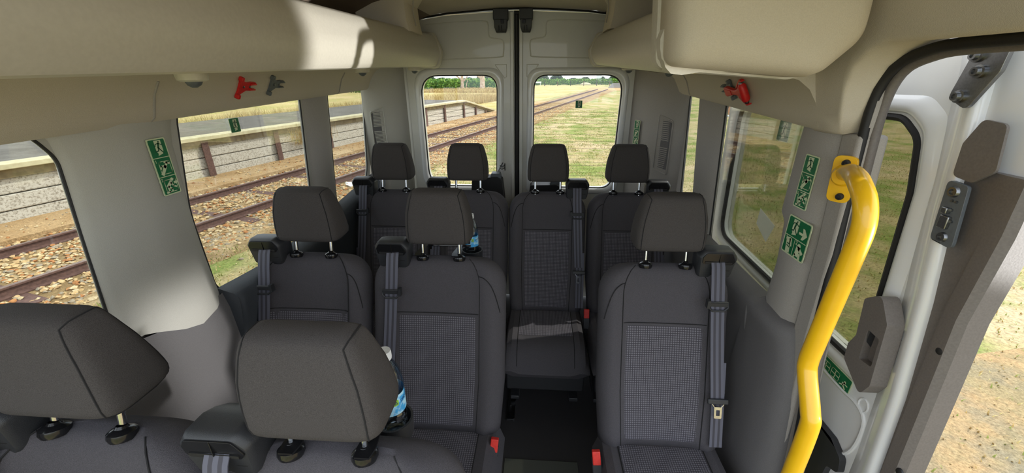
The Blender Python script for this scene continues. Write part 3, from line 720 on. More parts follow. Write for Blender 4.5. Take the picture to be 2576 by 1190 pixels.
# ------------------------------------------------------------------ sliding door, slid back outside the body
DX = 1.15
dwin = rpoly([(1.045, 0.772), (1.16, 0.772), (2.08, 0.80), (2.13, 1.47), (1.19, 1.485), (1.125, 1.44), (1.09, 1.30)], [.05, .05, .10, .10, .08, .07, .2], 6)
douter = rpoly([(0.905, -0.12), (2.19, -0.12), (2.19, 0.73), (2.25, 1.50), (2.12, 1.72), (0.88, 1.72), (0.835, 1.55), (0.83, 1.38), (0.955, 1.36), (0.955, 1.2), (0.93, 0.9)], [.03, .05, .3, .15, .12, .05, .1, .02, .02, .1, .3], 6)
sdoor = plate('door_3', douter, [dwin], 'x', DX, 0.05, PAINTS, bevel=0.008); tag(sdoor, kind='structure')
g = plate('window_pane', dwin, [], 'x', DX + 0.03, 0.004, GL_DOOR, sdoor, smooth=False)
tube('window_seal', [(DX + .002, a, b) for a, b in dwin], 0.010, RUBBER, sdoor, 8, True)
cy = 1.6; cz = 1.1
def growd(k): return [(p[0] + math.copysign(k, p[0] - cy), p[1] + math.copysign(k, p[1] - cz)) for p in dwin]
bm = bmesh.new(); rings = []
for k, xx in ((.012, DX + .002), (.018, DX - .010), (.034, DX - .014), (.05, DX - .006), (.062, DX + .002)): rings.append([V((xx, a, b)) for a, b in growd(k)])
add_loft(bm, rings, closed=True, cap=False); obj('window_rim', bm, PAINTS, sdoor, smooth='all')
# front edge: bright ridge, then the dark weather band
bm = bmesh.new(); rings = []
E_ = [(-0.12, 0.865), (0.25, 0.865), (0.53, 0.872), (0.80, 0.893), (1.07, 0.930), (1.28, 0.968), (1.45, 0.990), (1.60, 1.01), (1.72, 1.04)]
for z, y in E_: rings.append([V((DX + .02, y - .012, z)), V((DX - .012, y - .012, z)), V((DX - .022, y - .004, z)), V((DX - .024, y + .006, z)), V((DX - .018, y + .022, z)), V((DX - .008, y + .045, z)), V((DX + .003, y + .085, z)), V((DX + .02, y + .085, z))])
add_loft(bm, rings); obj('edge_ridge', bm, PAINTS, sdoor, smooth='all')
bm = bmesh.new(); rings = []
for z, y in E_[:6] + [(1.40, .985)]:
    yo = lerp_tab([(.0, .795), (.55, .80), (1.07, .832), (1.33, .822), (1.72, .85)], z)
    rings.append([V((DX + .05, y - .010, z)), V((DX - .005, y - .010, z)), V((DX - .008, y - .05, z)), V((DX - .020, yo + .045, z)), V((DX - .020, yo + .012, z)), V((DX - .005, yo, z)), V((DX + .04, yo, z))])
add_loft(bm, rings); obj('weather_band', bm, GREYR, sdoor)
bm = bmesh.new()
for a in (0.62, 0.98): add_lathe(bm, [(0, .004), (.006, .004), (.010, .001), (.011, -.003)], (DX - .018, lerp_tab([(z, y) for z, y in E_], a) - .07, a), V((-1, 0, 0)), 14)
obj('band_plug', bm, RUBBER, sdoor)
# cover plate and latch plate on the band
def yz_plate(name, pts, x, th, m, r=.006, par=sdoor, bev=.002): return plate(name, rpoly(pts, r, 4), [], 'x', x, -th, m, par, bevel=bev)
yz_plate('cover_plate', [(0.972, 1.378), (0.925, 1.372), (0.888, 1.405), (0.905, 1.50), (0.955, 1.505), (0.978, 1.45)], DX - .026, .006, GREYR, .015)
lp = yz_plate('latch_plate', [(0.962, 1.225), (0.905, 1.220), (0.925, 1.365), (0.975, 1.368)], DX - .026, .008, GREYP, .012)
bm = bmesh.new()
for y, z, r in ((.950, 1.345, .011), (.934, 1.240, .010)): add_lathe(bm, [(0, .002), (.5 * r, .002), (.6 * r, .006), (r, .006), (r * 1.2, 0)], (DX - .034, y, z), V((-1, 0, 0)), 16)
for y, z in ((.945, 1.325), (.935, 1.325), (.938, 1.305), (.928, 1.28)): add_lathe(bm, [(0, .004), (.003, .004), (.003, 0)], (DX - .034, y, z), V((-1, 0, 0)), 8)
obj('latch_bolt', bm, STEEL, lp)
bm = bmesh.new(); add_box(bm, (DX - .038, .941, 1.275), (.01, .022, .03)); add_box(bm, (DX - .040, .946, 1.302), (.012, .014, .014)); obj('latch_catch', bm, STEEL, lp, bevel=.002)
# upper roller bracket with three bolts
rb = yz_plate('roller_bracket', [(1.045, 1.545), (0.995, 1.520), (0.955, 1.60), (0.95, 1.69), (1.035, 1.69), (1.03, 1.62)], DX - .030, .010, STEEL, .014)
bm = bmesh.new()
for y, z in ((1.018, 1.548), (0.995, 1.600), (1.012, 1.632)): add_lathe(bm, [(0, .010), (.004, .010), (.005, .014), (.009, .014), (.010, .006), (.014, .005), (.014, 0)], (DX - .040, y, z), V((-1, 0, 0)), 16)
obj('bracket_bolt', bm, STEEL, rb)
bm = bmesh.new(); add_box(bm, (DX - .08, .98, 1.68), (.09, .05, .02)); obj('roller_arm', bm, STEEL, rb, bevel=.004)
# inside handle
e = bmesh.new()
prof = [(1.035, 1.012), (0.990, 1.050), (0.945, 0.985), (0.925, 0.80), (0.945, 0.752), (1.03, 0.81), (1.035, 0.86), (1.02, 0.90)]
hd = plate('door_handle', rpoly(prof, [.012, .02, .02, .02, .015, .015, .01, .01]), [rpoly([(0.993, 0.94), (0.950, 0.935), (0.942, 0.85), (0.985, 0.845)], .008)], 'x', DX - .02, -0.045, GREYR, sdoor, bevel=.008); e.free()
bm = bmesh.new(); add_loft(bm, [[V((DX - .012 + a, y, z)) for a, y in ((-.03, yc - .03), (-.03, yc + .028), (.0, yc + .028), (.0, yc - .03))] for z, yc in ((.84, .968), (.94, .975))]); obj('handle_recess', bm, GREYR, hd)
bm = bmesh.new(); add_loft(bm, [[V((DX - .05, 1.00 + a, z)) + V((b, 0, 0)) for a, b in ((-.010, -.012), (.012, -.012), (.016, .03), (-.014, .03))] for z in (.83, .86, .92, .95)]); obj('handle_lever', bm, BLACKP, hd, bevel=.004)
# pressed shapes in the door skin
for pts in ([(1.035, 1.36), (1.02, 1.375), (1.005, 1.36), (1.0, 1.29), (1.01, 1.27), (1.025, 1.275), (1.035, 1.30)], ):
    tube('pressed_oval', [(DX - .001, a, b) for a, b in rpoly(pts, .012)], .003, PAINTS, sdoor, 6, True)
for pts in ([(1.40, 0.68), (1.1, 0.66), (1.0, 0.66), (0.96, 0.62), (0.97, 0.50), (1.05, 0.44), (1.3, 0.44)], [(1.6, .40), (1.15, .40), (1.05, .36), (1.02, .25), (1.02, .1)]):
    tube('pressed_crease', smooth_path([(DX - .001, a, b) for a, b in pts], 5), .006, PAINTS, sdoor, 8)
tube('pressed_ring', [(DX - .001, 0.985 + .017 * math.cos(k * PI / 10), .675 + .022 * math.sin(k * PI / 10)) for k in range(20)], .0025, PAINTS, sdoor, 6, True)
yz_plate('lower_cover', [(1.25, 0.50), (1.02, 0.50), (0.965, 0.47), (0.955, 0.42), (1.0, 0.40), (1.02, 0.10), (1.25, 0.10)], DX - .001, .02, BLACKP, .02)
sign('exit_sign', 'green exit diagram sticker on the white sliding door below its window', 'sign', (DX - .002, 1.19, 0.655), (0, -1, -0.02), (0, 0, 1), 0.150, 0.062, 'door', G)
sign('exit_sign', 'pale running man sticker on the tinted sliding door window', 'sign', (DX + .026, 1.81, 1.335), (0, -1, 0), (0, 0, 1), 0.085, 0.085, 'window', G)
pp = plate('paper_note', [(1.80, 1.03), (1.665, 0.995), (1.70, 0.905), (1.805, 0.955)], [], 'x', DX + .024, -.001, NOTE, None, smooth=False); tag(pp, 'blank white four sided paper stuck on the tinted sliding door window', 'paper')

# ================================================================== SEATS
REC = math.radians(18)
BVEC = V((0, math.sin(REC), math.cos(REC))); NVEC = V((0, -math.cos(REC), math.sin(REC)))
SL = 0.70
def dfront(x, hw):
    a = abs(x) / hw; t = max(0, min(1, (a - .56) / .22)); return .018 + .030 * t * t * (3 - 2 * t) - .006 * (1 - min(1, a / .55) ** 2)
def hw_at(u, hw):
    g = 1.0
    if u > .84: g = 1 - (.105 / hw) * (1 - math.sqrt(max(0, 1 - ((u - .84) / .16) ** 2)))
    if u < .3: g *= .94 + .06 * u / .3
    return hw * g
def backrest_point(x, u, hw, d=None):
    """x in metres at full width; u in 0..1 up the back"""
    h = hw_at(u, hw); f = math.sqrt(max(0.0, 1 - max(0, (u - .90) / .10) ** 2.2)) if u > .9 else 1.0
    xr = x * h / hw; dd = dfront(x, hw) if d is None else d
    a = min(1, abs(x) / hw); e = (1 - a ** 7) ** .5 if a < 1 else 0
    mid = -.035
    return V((0, 0, .39)) + BVEC * (SL * u) + NVEC * (mid + (dd - mid) * e * (.25 + .75 * f)) + V((xr, 0, 0))
US = [0.0, .06, .15, .3, .45, .6, .72, .80, .85, .89, .92, .945, .965, .98, .992, 1.0]
def build_seat(name, loc, hw, side, label, hk=1.0, tex=1.0, tongue=True, strap_to=.30, hx=0.0, buckle=None, group=None):
    e = empty(name, loc, label, 'seat', group)
    # backrest
    bm = bmesh.new(); rings = []
    for u in US:
        ring = []; n = 22
        for i in range(n + 1):
            x = -hw + 2 * hw * i / n; x = hw * math.sin(x / hw * PI / 2) if True else x
            ring.append(backrest_point(x, u, hw))
        for i in range(1, 10):
            x = hw * math.cos(PI * i / 10); ring.append(backrest_point(x, u, hw, -.095))
        rings.append(ring)
    top = [sum((r for r in rings[-1]), V()) / len(rings[-1]) + (p - sum((r for r in rings[-1]), V()) / len(rings[-1])) * .5 + BVEC * .003 for p in rings[-1]]
    rings.append(top); add_loft(bm, rings); obj('backrest', bm, FABRIC, e, smooth='all')
    # woven insert
    pw = 0.165 * tex
    def grid_panel(nm, fn, nu, nv, m):
        bm = bmesh.new(); uvl = bm.loops.layers.uv.new('UVMap'); g = [[bm.verts.new(fn(i / nu, j / nv)[0]) for i in range(nu + 1)] for j in range(nv + 1)]
        for j in range(nv):
            for i in range(nu):
                f = bm.faces.new((g[j][i], g[j][i + 1], g[j + 1][i + 1], g[j + 1][i]))
                for lp, (a, b) in zip(f.loops, ((i, j), (i + 1, j), (i + 1, j + 1), (i, j + 1))): lp[uvl].uv = fn(a / nu, b / nv)[1]
        return obj(nm, bm, m, e, smooth='all')
    def insert(a, b):
        x = (a - .5) * 2 * pw; u = .02 + b * .66; edge = min(a, 1 - a, b, 1 - b)
        p = backrest_point(x, u, hw) + NVEC * (-.002 + .005 * min(1, edge / .04)); return p, (x, u * SL)
    ins = grid_panel('backrest_insert', insert, 24, 30, WEAVE)
    def cfront(x, y):
        a = min(1, abs(x) / hw); t = max(0, min(1, (a - .58) / .2)); return .018 * t * t * (3 - 2 * t)
    def cush_top(x, y):
        # y from back (0.04) to front (-0.44)
        base = .392 + .010 * min(1, max(0, (-.05 - y) / .2)); f = max(0, (-y - .30) / .15); return base + cfront(x, y) - .12 * f ** 2.4
    def cin(a, b):
        x = (a - .5) * 2 * pw * 1.02; y = -.015 - b * .26; edge = min(a, 1 - a, b, 1 - b)
        return V((x, y, cush_top(x, y) + .001 + .003 * min(1, edge / .05))), (x, y)
    grid_panel('cushion_insert', cin, 16, 18, WEAVE)
    bm = bmesh.new(); rings = []
    for y in (.045, .03, 0, -.06, -.15, -.24, -.30, -.34, -.38, -.41, -.435, -.447):
        ring = []
        sh = .985 if y < -.42 else 1
        for i in range(19):
            x = -hw + 2 * hw * i / 18; a = abs(x) / hw; zt = cush_top(x, y); zb = .26
            ring.append(V((x * sh, y, zb + .04 + (zt - zb - .04) * max(0, 1 - a ** 8) ** .5)))
        for i in range(1, 8): ring.append(V((hw * sh * (1 - 2 * i / 8), y + (.02 if y < -.4 else 0), .255)))
        rings.append(ring)
    add_loft(bm, rings); obj('cushion', bm, FABRIC, e, smooth=True)
    # seams
    for s in (-1, 1):
        pts = [backrest_point(s * (pw + .004) * (1 if u < .7 else 1 + .0 * (u - .7)), u, hw) + NVEC * .0012 for u in [k / 30 for k in range(30)]] + [backrest_point(s * (pw + .004), .992, hw) + BVEC * .001]
        tube('seam', pts, .0019, PIPE, e, 5)
        tube('seam', [V((s * (pw + .006), y, cush_top(s * (pw + .006), y) + .0008)) for y in (-.01, -.08, -.16, -.24, -.30, -.34, -.38, -.41, -.43)], .0019, PIPE, e, 5)
    tube('seam', [backrest_point(x, .685, hw) + NVEC * .0015 for x in [pw * (k / 8 - 1) for k in range(17)]], .0020, PIPE, e, 5)
    # bolster seam running over the shoulder on the free side
    pts = [backrest_point(-side * (pw + .006 + (hw * .93 - pw - .006) * t ** .8), .90 - .20 * t ** 2.0, hw) + NVEC * .0015 for t in [k / 10 for k in range(11)]]
    tube('seam', pts, .0018, PIPE, e, 5)
    # frame below
    bm = bmesh.new(); add_box(bm, (0, -.19, .20), (hw * 1.8, .42, .11)); obj('seat_base', bm, BLACKP, e, bevel=.01)
    for s in (-1, 1):
        bm = bmesh.new(); add_box(bm, (s * hw * .72, -.06, .075), (.04, .05, .15)); add_box(bm, (s * hw * .72, -.15, .012), (.05, .34, .024)); obj('leg', bm, STEEL if False else BLACKP, e, bevel=.005)
    # headrest
    hp = V((hx, .205, 1.055))
    bm = bmesh.new(); rings = []
    prof = [(0, .80, .55), (.02, .92, .80), (.06, .985, .94), (.14, 1, 1), (.30, 1, 1), (.45, .985, .985), (.60, .955, .95), (.74, .895, .90), (.85, .85, .84), (.93, .80, .76), (.975, .73, .62), (1.0, .60, .35)]
    HH = .210
    for t, kw, kd in prof:
        c = hp + V((0, .034, .064 + HH * t)); wv = .126 * kw * hk
        yf = .068 * kd; yb = (.092 - .066 * t) * kd; ring = []
        for k in range(36):
            a = 2 * PI * k / 36; cx, sx = math.cos(a), math.sin(a); px = math.copysign(abs(cx) ** .28, cx) * wv; py = math.copysign(abs(sx) ** .50, sx)
            py = py * (yb if py > 0 else yf)
            ring.append(c + V((px, py, 0)))
        rings.append(ring)
    add_loft(bm, rings); hr = obj('headrest', bm, FABH, e, smooth='all')
    # piping round both side panels
    for s in (-1, 1):
        loop = []
        def hpnt(t, a):
            kw = lerp_tab([(q[0], q[1]) for q in prof], t); kd = lerp_tab([(q[0], q[2]) for q in prof], t)
            c = hp + V((0, .034, .064 + HH * t)); cx, sx = math.cos(a), math.sin(a)
            py = math.copysign(abs(sx) ** .50, sx); return c + V((s * abs(cx) ** .28 * .1265 * kw * hk, py * ((.092 - .066 * t) * kd if py > 0 else .068 * kd), 0))
        A0 = math.radians(56)
        loop = [hpnt(t, -A0) for t in (.06, .12, .2, .3, .4, .5, .6, .7, .8, .88, .93)] + [hpnt(t, a) for t, a in ((.965, -A0 * .6), (.975, -A0 * .2), (.975, A0 * .2), (.965, A0 * .6))] + [hpnt(t, A0) for t in (.93, .88, .8, .7, .6, .5, .4, .3, .2, .12, .06)] + [hpnt(t, a) for t, a in ((.03, A0 * .6), (.02, A0 * .2), (.02, -A0 * .2), (.03, -A0 * .6))]
        bmq = bmesh.new(); add_tube(bmq, loop, .0016, 5, True); obj('headrest_piping', bmq, PIPE, hr)
    for s in (-1, 1):
        bm = bmesh.new(); add_tube(bm, [hp + V((s * .073, .008, -.03)), hp + V((s * .073, .032, .098))], .0068, 14); obj('headrest_post', bm, CHROME, e)
        bm = bmesh.new(); add_lathe(bm, [(.022, -.012), (.025, -.004), (.024, .004), (.018, .009), (.012, .011), (.009, .016), (.009, .006)], hp + V((s * .073, .010, .0)), V((0, .25, 1)), 20); obj('post_guide', bm, GLOSSB, e)
    # belt housing on the shoulder
    hc = V((side * (.17 + max(0, hw - .245) * .3) + hx, .232, 1.098)); bm = bmesh.new(); rings = []
    for y, k, dz in ((-.062, .90, -.004), (-.058, .96, -.002), (-.048, 1, 0), (-.010, 1, 0), (.012, .93, -.004), (.032, .80, -.010), (.042, .6, -.015)):
        rings.append([hc + V((a * k, y + (b * -.12), b * k + dz)) for a, b in rpoly([(-.062, -.072), (.054, -.078), (.066, .012), (.046, .040), (-.052, .040), (-.070, .014)], [.012, .02, .02, .015, .015, .015], 3)])
    add_loft(bm, rings); bh = obj('belt_housing', bm, BLACKP, e)
    bm = bmesh.new(); add_plate(bm, rpoly([(-.056, -.012), (.046, -.016), (.056, -.002), (.040, .030), (-.048, .030), (-.058, .012)], .008, 3), [], lambda a, b: hc + V((a, -.062 - b * .12, b)), (0, -.004, 0)); add_box(bm, hc + V((0, -.068, .012)), (.0015, .004, .036)); obj('slot_bezel', bm, GLOSSB, bh, bevel=.002)
    bm = bmesh.new(); add_plate(bm, rpoly([(-.048, -.012), (.044, -.012), (.046, -.004), (-.050, -.002)], .003, 2), [], lambda a, b: hc + V((a, -.0655 - b * .12, b)), (0, -.0025, 0)); obj('belt_slot', bm, RUBBER, bh)
    bm = bmesh.new(); add_plate(bm, rpoly([(.022, -.042), (.046, -.044), (.048, -.030), (.028, -.030)], .004, 2), [], lambda a, b: hc + V((a * side * -1 * (-1 if side > 0 else 1) * (1), -.058 - b * .12, b)), (0, -.004, 0)); obj('side_slot', bm, RUBBER, bh)
    # webbing
    sx = hc.x - .004 * side
    p = [hc + V((-.004 * side, -.064, -.002)), hc + V((-.004 * side, -.076, -.020))]
    xs0 = sx
    steps = [(.93, .055), (.86, .052), (.78, .050), (.70, .048), (.62, .047), (.54, .047), (.46, .047), (.38, .048), (.30, .048)]
    for u, d in steps:
        if u < strap_to - .001: break
        xx = xs0 + side * .022 * (0.95 - u) / .65
        p.append(V((xx, 0, .39)) + BVEC * (SL * u) + NVEC * (d + .012))
    ribbon('belt_webbing', p, (1, 0, 0), .047, .0022, BELT, e)
    lower = [V((xs0 + side * .028, 0, .39)) + BVEC * (SL * u) + NVEC * .052 for u in (.50, .40, .28, .16, .04)]
    ribbon('belt_webbing', lower, (1, 0, 0), .045, .002, BELT, e)
    # slider loop
    def sp(u, d): return V((xs0 + side * .022 * (.95 - u) / .65, 0, .39)) + BVEC * (SL * u) + NVEC * d
    bm = bmesh.new(); c = sp(.80, .068); add_tube(bm, [c + V((a, 0, 0)) + BVEC * b for a, b in ((-.033, .016), (.033, .016), (.033, -.002), (.02, -.014), (-.02, -.014), (-.033, -.002))], .0042, 8, True); add_box(bm, c + V((0, -.002, 0)) + BVEC * .010, (.062, .006, .014)); add_box(bm, c + V((-side * .036, 0, 0)) + BVEC * .012, (.010, .02, .03)); obj('belt_slider', bm, BLACKP, e)
    if tongue:
        c = sp(strap_to, .066); R = Matrix((V((1, 0, 0)), NVEC * -1, BVEC)).transposed()
        bm = bmesh.new(); add_box(bm, c, (.074, .010, .020), R); obj('tongue_stop', bm, BLACKP, e, bevel=.004)
        bm = bmesh.new()
        def fp(a, b): return c + V((a, 0, 0)) + BVEC * b + NVEC * .002
        add_tube(bm, [fp(-.022, -.006), fp(-.013, -.020)], .0022, 6); add_tube(bm, [fp(.022, -.006), fp(.013, -.020)], .0022, 6)
        out = rpoly([(-.014, -.019), (.014, -.019), (.013, -.062), (-.013, -.062)], .004, 3); inn = rpoly([(-.0065, -.030), (.0065, -.030), (.0065, -.052), (-.0065, -.052)], .002, 2)
        add_plate(bm, out, [inn], fp, NVEC * .003); obj('belt_tongue', bm, CHROME, e)
    if buckle is not None:
        bx, by, bz, tilt = buckle
        R = Matrix.Rotation(tilt, 3, 'Y') @ Matrix.Rotation(-.35, 3, 'X'); c = V((bx, by, bz))
        bm = bmesh.new(); add_box(bm, c - R @ V((0, 0, .03)), (.036, .020, .085), R); bk = obj('buckle', bm, BLACKP, e, bevel=.004)
        bm = bmesh.new(); add_box(bm, c + R @ V((0, -.003, .016)), (.030, .021, .052), R); obj('buckle_button', bm, REDB, bk, bevel=.003)
        bm = bmesh.new(); add_tube(bm, [c - R @ V((0, 0, .07)), c - R @ V((0, -.01, .13)), c - R @ V((-.0, -.02, .20))], .011, 8); obj('buckle_stalk', bm, BLACKP, bk)
    return e
GRP = 'dark grey passenger seats'
S = {}
S['A1'] = build_seat('van_seat', (-.712, .315, FLZ + .012), .232, -1, 'dark fabric seat in the lower left corner, its headrest cut by the left edge', tongue=False, strap_to=.38, hx=-.01, group=GRP)
S['A2'] = build_seat('van_seat', (-.220, .308, FLZ), .268, -1, 'dark fabric seat nearest the camera at lower centre left, bottle behind its headrest', tongue=False, strap_to=.38, hx=-.005, group=GRP)
S['B1'] = build_seat('van_seat', (-.745, 1.185, FLZ), .235, -1, 'dark fabric seat by the large left window in the middle row', strap_to=.36, hx=.01, group=GRP)
S['B2'] = build_seat('van_seat', (-.225, 1.185, FLZ), .268, -1, 'dark fabric aisle seat left of the aisle in the middle row, with patterned insert', strap_to=.36, hx=.01, buckle=(.236, -.07, .375, 0.10), group=GRP)
S['B3'] = build_seat('van_seat', (.645, 1.165, FLZ), .240, 1, 'single dark fabric seat right of the aisle in the middle row', tex=.92, strap_to=.30, hx=.0, buckle=(-.243, -.08, .375, -.10), group=GRP)
S['C1'] = build_seat('van_seat', (-.70, 2.055, FLZ + .03), .228, -1, 'dark fabric seat at the left end of the back row', hk=.94, tex=.85, strap_to=.34, hx=-.005, group=GRP)
S['C2'] = build_seat('van_seat', (-.245, 2.055, FLZ + .03), .228, -1, 'dark fabric back row seat in front of the left rear door window', hk=.94, tex=.85, strap_to=.34, hx=-.01, group=GRP)
S['C3'] = build_seat('van_seat', (.215, 2.045, FLZ + .03), .226, 1, 'dark fabric back row seat seen straight down the aisle', hk=.94, tex=.85, strap_to=.34, hx=0, buckle=(.235, -.08, .405, 0), group=GRP)
S['C4'] = build_seat('van_seat', (.675, 2.045, FLZ + .03), .226, 1, 'dark fabric seat at the right end of the back row', hk=.94, tex=.85, strap_to=.34, hx=-.01, group=GRP)

# ------------------------------------------------------------------ bottles and their holders
WATER = glass_mat('clear_plastic', (0.84, 0.91, 0.96), 0.5)
def bottle(loc, label, s=1.0, rot=0.0):
    e = empty('water_bottle', loc, label, 'bottle', 'water bottles', rz=rot)
    prof = [(0.0, .002), (.020, .0), (.030, .004), (.0335, .014)]
    z = .014
    for k in range(5): prof += [(.0325, z + .006), (.0335, z + .012)]; z += .012
    prof += [(.033, .078), (.0325, .082), (.0325, .138), (.0335, .142), (.0340, .155), (.0325, .172), (.0275, .192), (.0205, .208), (.0145, .218), (.0125, .222), (.0125, .232)]
    bm = bmesh.new(); add_lathe(bm, [(r * s, h_ * s) for r, h_ in prof] + [(0, .232 * s)], (0, 0, 0), seg=28); obj('bottle_body', bm, WATER, e, smooth='all')
    bm = bmesh.new(); rr = [(.0155, .224), (.0162, .228), (.0160, .240), (.0150, .2455), (.0, .2455)]
    add_lathe(bm, [(0, .224 * s)] + [(r * s, h_ * s) for r, h_ in rr], (0, 0, 0), seg=28); obj('bottle_cap', bm, WHITEP, e)
    bm = bmesh.new(); n = 32
    R = [[V((.0332 * s * math.cos(2 * PI * k / n), .0332 * s * math.sin(2 * PI * k / n), z * s)) for k in range(n)] for z in (.083, .137)]
    add_loft(bm, R, cap=False); lb = obj('label_wrap', bm, LABELB, e)
    # printed lettering on the wrap
    def mp_(a, b, h=0): th = -PI / 2 + a / .0336; return V((math.cos(th) * (.0336 * s + h), math.sin(th) * (.0336 * s + h), b * s))
    bm = bmesh.new()
    Lt = {'S': [(1, .9), (.5, 1), (.1, .8), (.9, .25), (.5, 0), (0, .1)], 'P': [(0, 0), (0, 1), (.8, .9), (.8, .5), (0, .45)], 'R': [(0, 0), (0, 1), (.8, .9), (.8, .55), (0, .5), (.9, 0)], 'I': [(.4, 0), (.4, 1)], 'N': [(0, 0), (0, 1), (.9, 0), (.9, 1)], 'G': [(.9, .85), (.5, 1), (.05, .7), (.05, .25), (.5, 0), (.9, .2), (.9, .5), (.5, .5)]}
    for a0 in (.012, -.05):
        for i, ch in enumerate('SPRING'): stroke(bm, mp_, [(a0 + i * .0062 + q[0] * .0042, .112 + i * .0012 + q[1] * .009) for q in Lt[ch]], .0011, 0, .0003)
        stroke(bm, mp_, [(a0 + .004, .104), (a0 + .034, .108)], .0008, 0, .0003)
    poly(bm, mp_, rpoly([(-.006, .110), (.006, .110), (.006, .126), (-.006, .126)], .003), 1, .0003)
    stroke(bm, mp_, [(-.003, .114), (0, .122), (.003, .114), (-.003, .114)], .001, 0, .0005)
    obj('label_print', bm, [LABELT, LABELG], lb, smooth=False, auto=False)
    return e
def holder(seat, cx, cy, cz, label, h_=.055):
    e = empty('cup_holder', (cx, cy, cz), label, 'cup holder', 'cup holders clipped behind the headrests')
    bm = bmesh.new(); n = 24
    for ro, ri, z0_, z1_ in ((.044, .041, 0, h_),):
        rings = [[V((math.cos(2 * PI * k / n) * r, math.sin(2 * PI * k / n) * r, z)) for k in range(n)] for r, z in ((.001, 0), (ro - .004, 0), (ro, .01), (ro + .002, h_), (ri, h_), (ri - .003, .006), (.001, .005))]
        add_loft(bm, rings)
    obj('cup', bm, BLACKP, e)
    g = seat.location
    gx = [g.x - .073 + (.01 if False else 0), g.x + .073]
    gy, gz = g.y + .215, g.z + 1.068
    for i, x in enumerate(gx):
        bm = bmesh.new(); add_loft(bm, [[V((x - cx + a, gy - cy + q, gz - cz + z)) for a, z in ((-w_, 0), (w_, 0), (w_, .004), (-w_, .004))] for q, w_ in ((-.022, .014), (.0, .018), (.02, .016), (.07, .008), (cy - gy - .03, .007))]); obj('clip_arm', bm, GLOSSB, e)
    bm = bmesh.new(); x0, x1 = min(gx[0], cx) - cx, max(gx[1], cx) - cx
    add_tube(bm, [(x0, -.035, gz - cz), (x1, -.035, gz - cz)], .006, 8); add_tube(bm, [(x0, -.030, gz - cz - .018), (x1, -.030, gz - cz - .018)], .005, 8); obj('cross_bar', bm, GLOSSB, e)
    return e
holder(S['A2'], -.172, .705, .780, 'black cup holder clipped behind the nearest headrest, holding a bottle')
bottle((-.172, .705, .786), 'clear water bottle with blue label and white cap behind the nearest headrest', 1.0, .75)
holder(S['B2'], -.118, 1.56, .846, 'black cup holder tray clipped behind the middle row headrest beside the aisle')
bottle((-.118, 1.56, .852), 'small clear water bottle half hidden behind the middle row headrest', .86, .3)

# ------------------------------------------------------------------ rear bits
def pouch(x0, x1, z0_, z1_, label):
    e = empty('door_cover', ((x0 + x1) / 2, 2.78, z0_), label, 'cover', 'black covers on the rear doors'); w_ = x1 - x0; H = z1_ - z0_
    bm = bmesh.new(); add_plate(bm, rpoly([(-w_ / 2, 0), (w_ / 2 - .02, 0), (w_ / 2, .06), (w_ / 2 - .015, H - .02), (w_ / 2 - .05, H), (-w_ / 2 + .02, H - .005)], .02), [], lambda a, b: V((a, -.05, b)), (0, .10, 0)); obj('cover_body', bm, RUBBER, e, bevel=.012)
    bm = bmesh.new(); add_plate(bm, rpoly([(w_ / 2 - .10, H - .01), (w_ / 2 - .02, H - .015), (w_ / 2 - .03, H + .022), (w_ / 2 - .09, H + .024)], .008), [], lambda a, b: V((a, -.035, b)), (0, .07, 0)); obj('cover_top', bm, GREYP, e, bevel=.006)
    return e
pouch(-.33, -.085, .70, .935, 'black rounded cover on the left rear door behind the back row')
pouch(.080, .335, .70, .885, 'black rounded cover on the right rear door behind the back row')
e = empty('door_strap', (-.100, 2.85, .985), 'short black strap with a hook at the inner edge of the left rear door', 'strap')
bm = bmesh.new(); add_tube(bm, [(0, 0, .03), (-.02, -.008, 0), (-.045, -.02, -.05), (-.05, -.02, -.06)], .007, 8, flat=.4); obj('strap_band', bm, BLACKP, e)
bm = bmesh.new(); add_tube(bm, [(-.022, -.012, .012), (-.008, -.02, .0), (.012, -.012, .012)], .0025, 6); add_tube(bm, [(-.022, -.012, -.006), (-.008, -.02, -.016), (.012, -.012, -.006)], .0025, 6); add_box(bm, (.014, -.006, 0), (.006, .016, .05)); obj('strap_hook', bm, GLOSSB, e)
e = empty('floor_bracket', (.035, 1.76, FLZ), 'slotted steel seat bracket on the floor at the left edge of the aisle', 'bracket')
bm = bmesh.new(); add_plate(bm, rpoly([(-.02, -.165), (.02, -.165), (.02, .165), (-.02, .165)], .004), [rpoly([(-.010, .10), (.008, .10), (.008, .14), (-.010, .14)], .006), rpoly([(-.010, -.12), (.008, -.12), (.008, -.07), (-.010, -.07)], .006)], lambda a, b: V((a, b, .012)), (0, 0, .006)); add_box(bm, (.020, 0, .012), (.006, .33, .020)); obj('bracket_plate', bm, STEEL, e, bevel=.001)
bm = bmesh.new(); add_box(bm, (-.002, 0, .006), (.036, .32, .012)); obj('bracket_foot', bm, RUBBER, e)
# thin paler sheet standing in for a patch of sunlight on the floor
bm = bmesh.new(); add_box(bm, (.20, 1.06, FLZ + .003), (.35, .62, .006)); tag(obj('floor_sun_patch', bm, mat('sun_patch_grey', (74, 76, 70), .8, scale=500, bump=.3), bevel=.002), 'lighter grey sheet painted as a sun patch in the aisle at the bottom centre', 'sun patch')

# ================================================================== OUTSIDE
RD = V((0.2450, 0.9695, 0)); RN = V((0.9695, -0.2450, 0))
def TP(a, p, z): return RD * a + RN * p + V((0, 0, z))
rnd = random.Random(7)

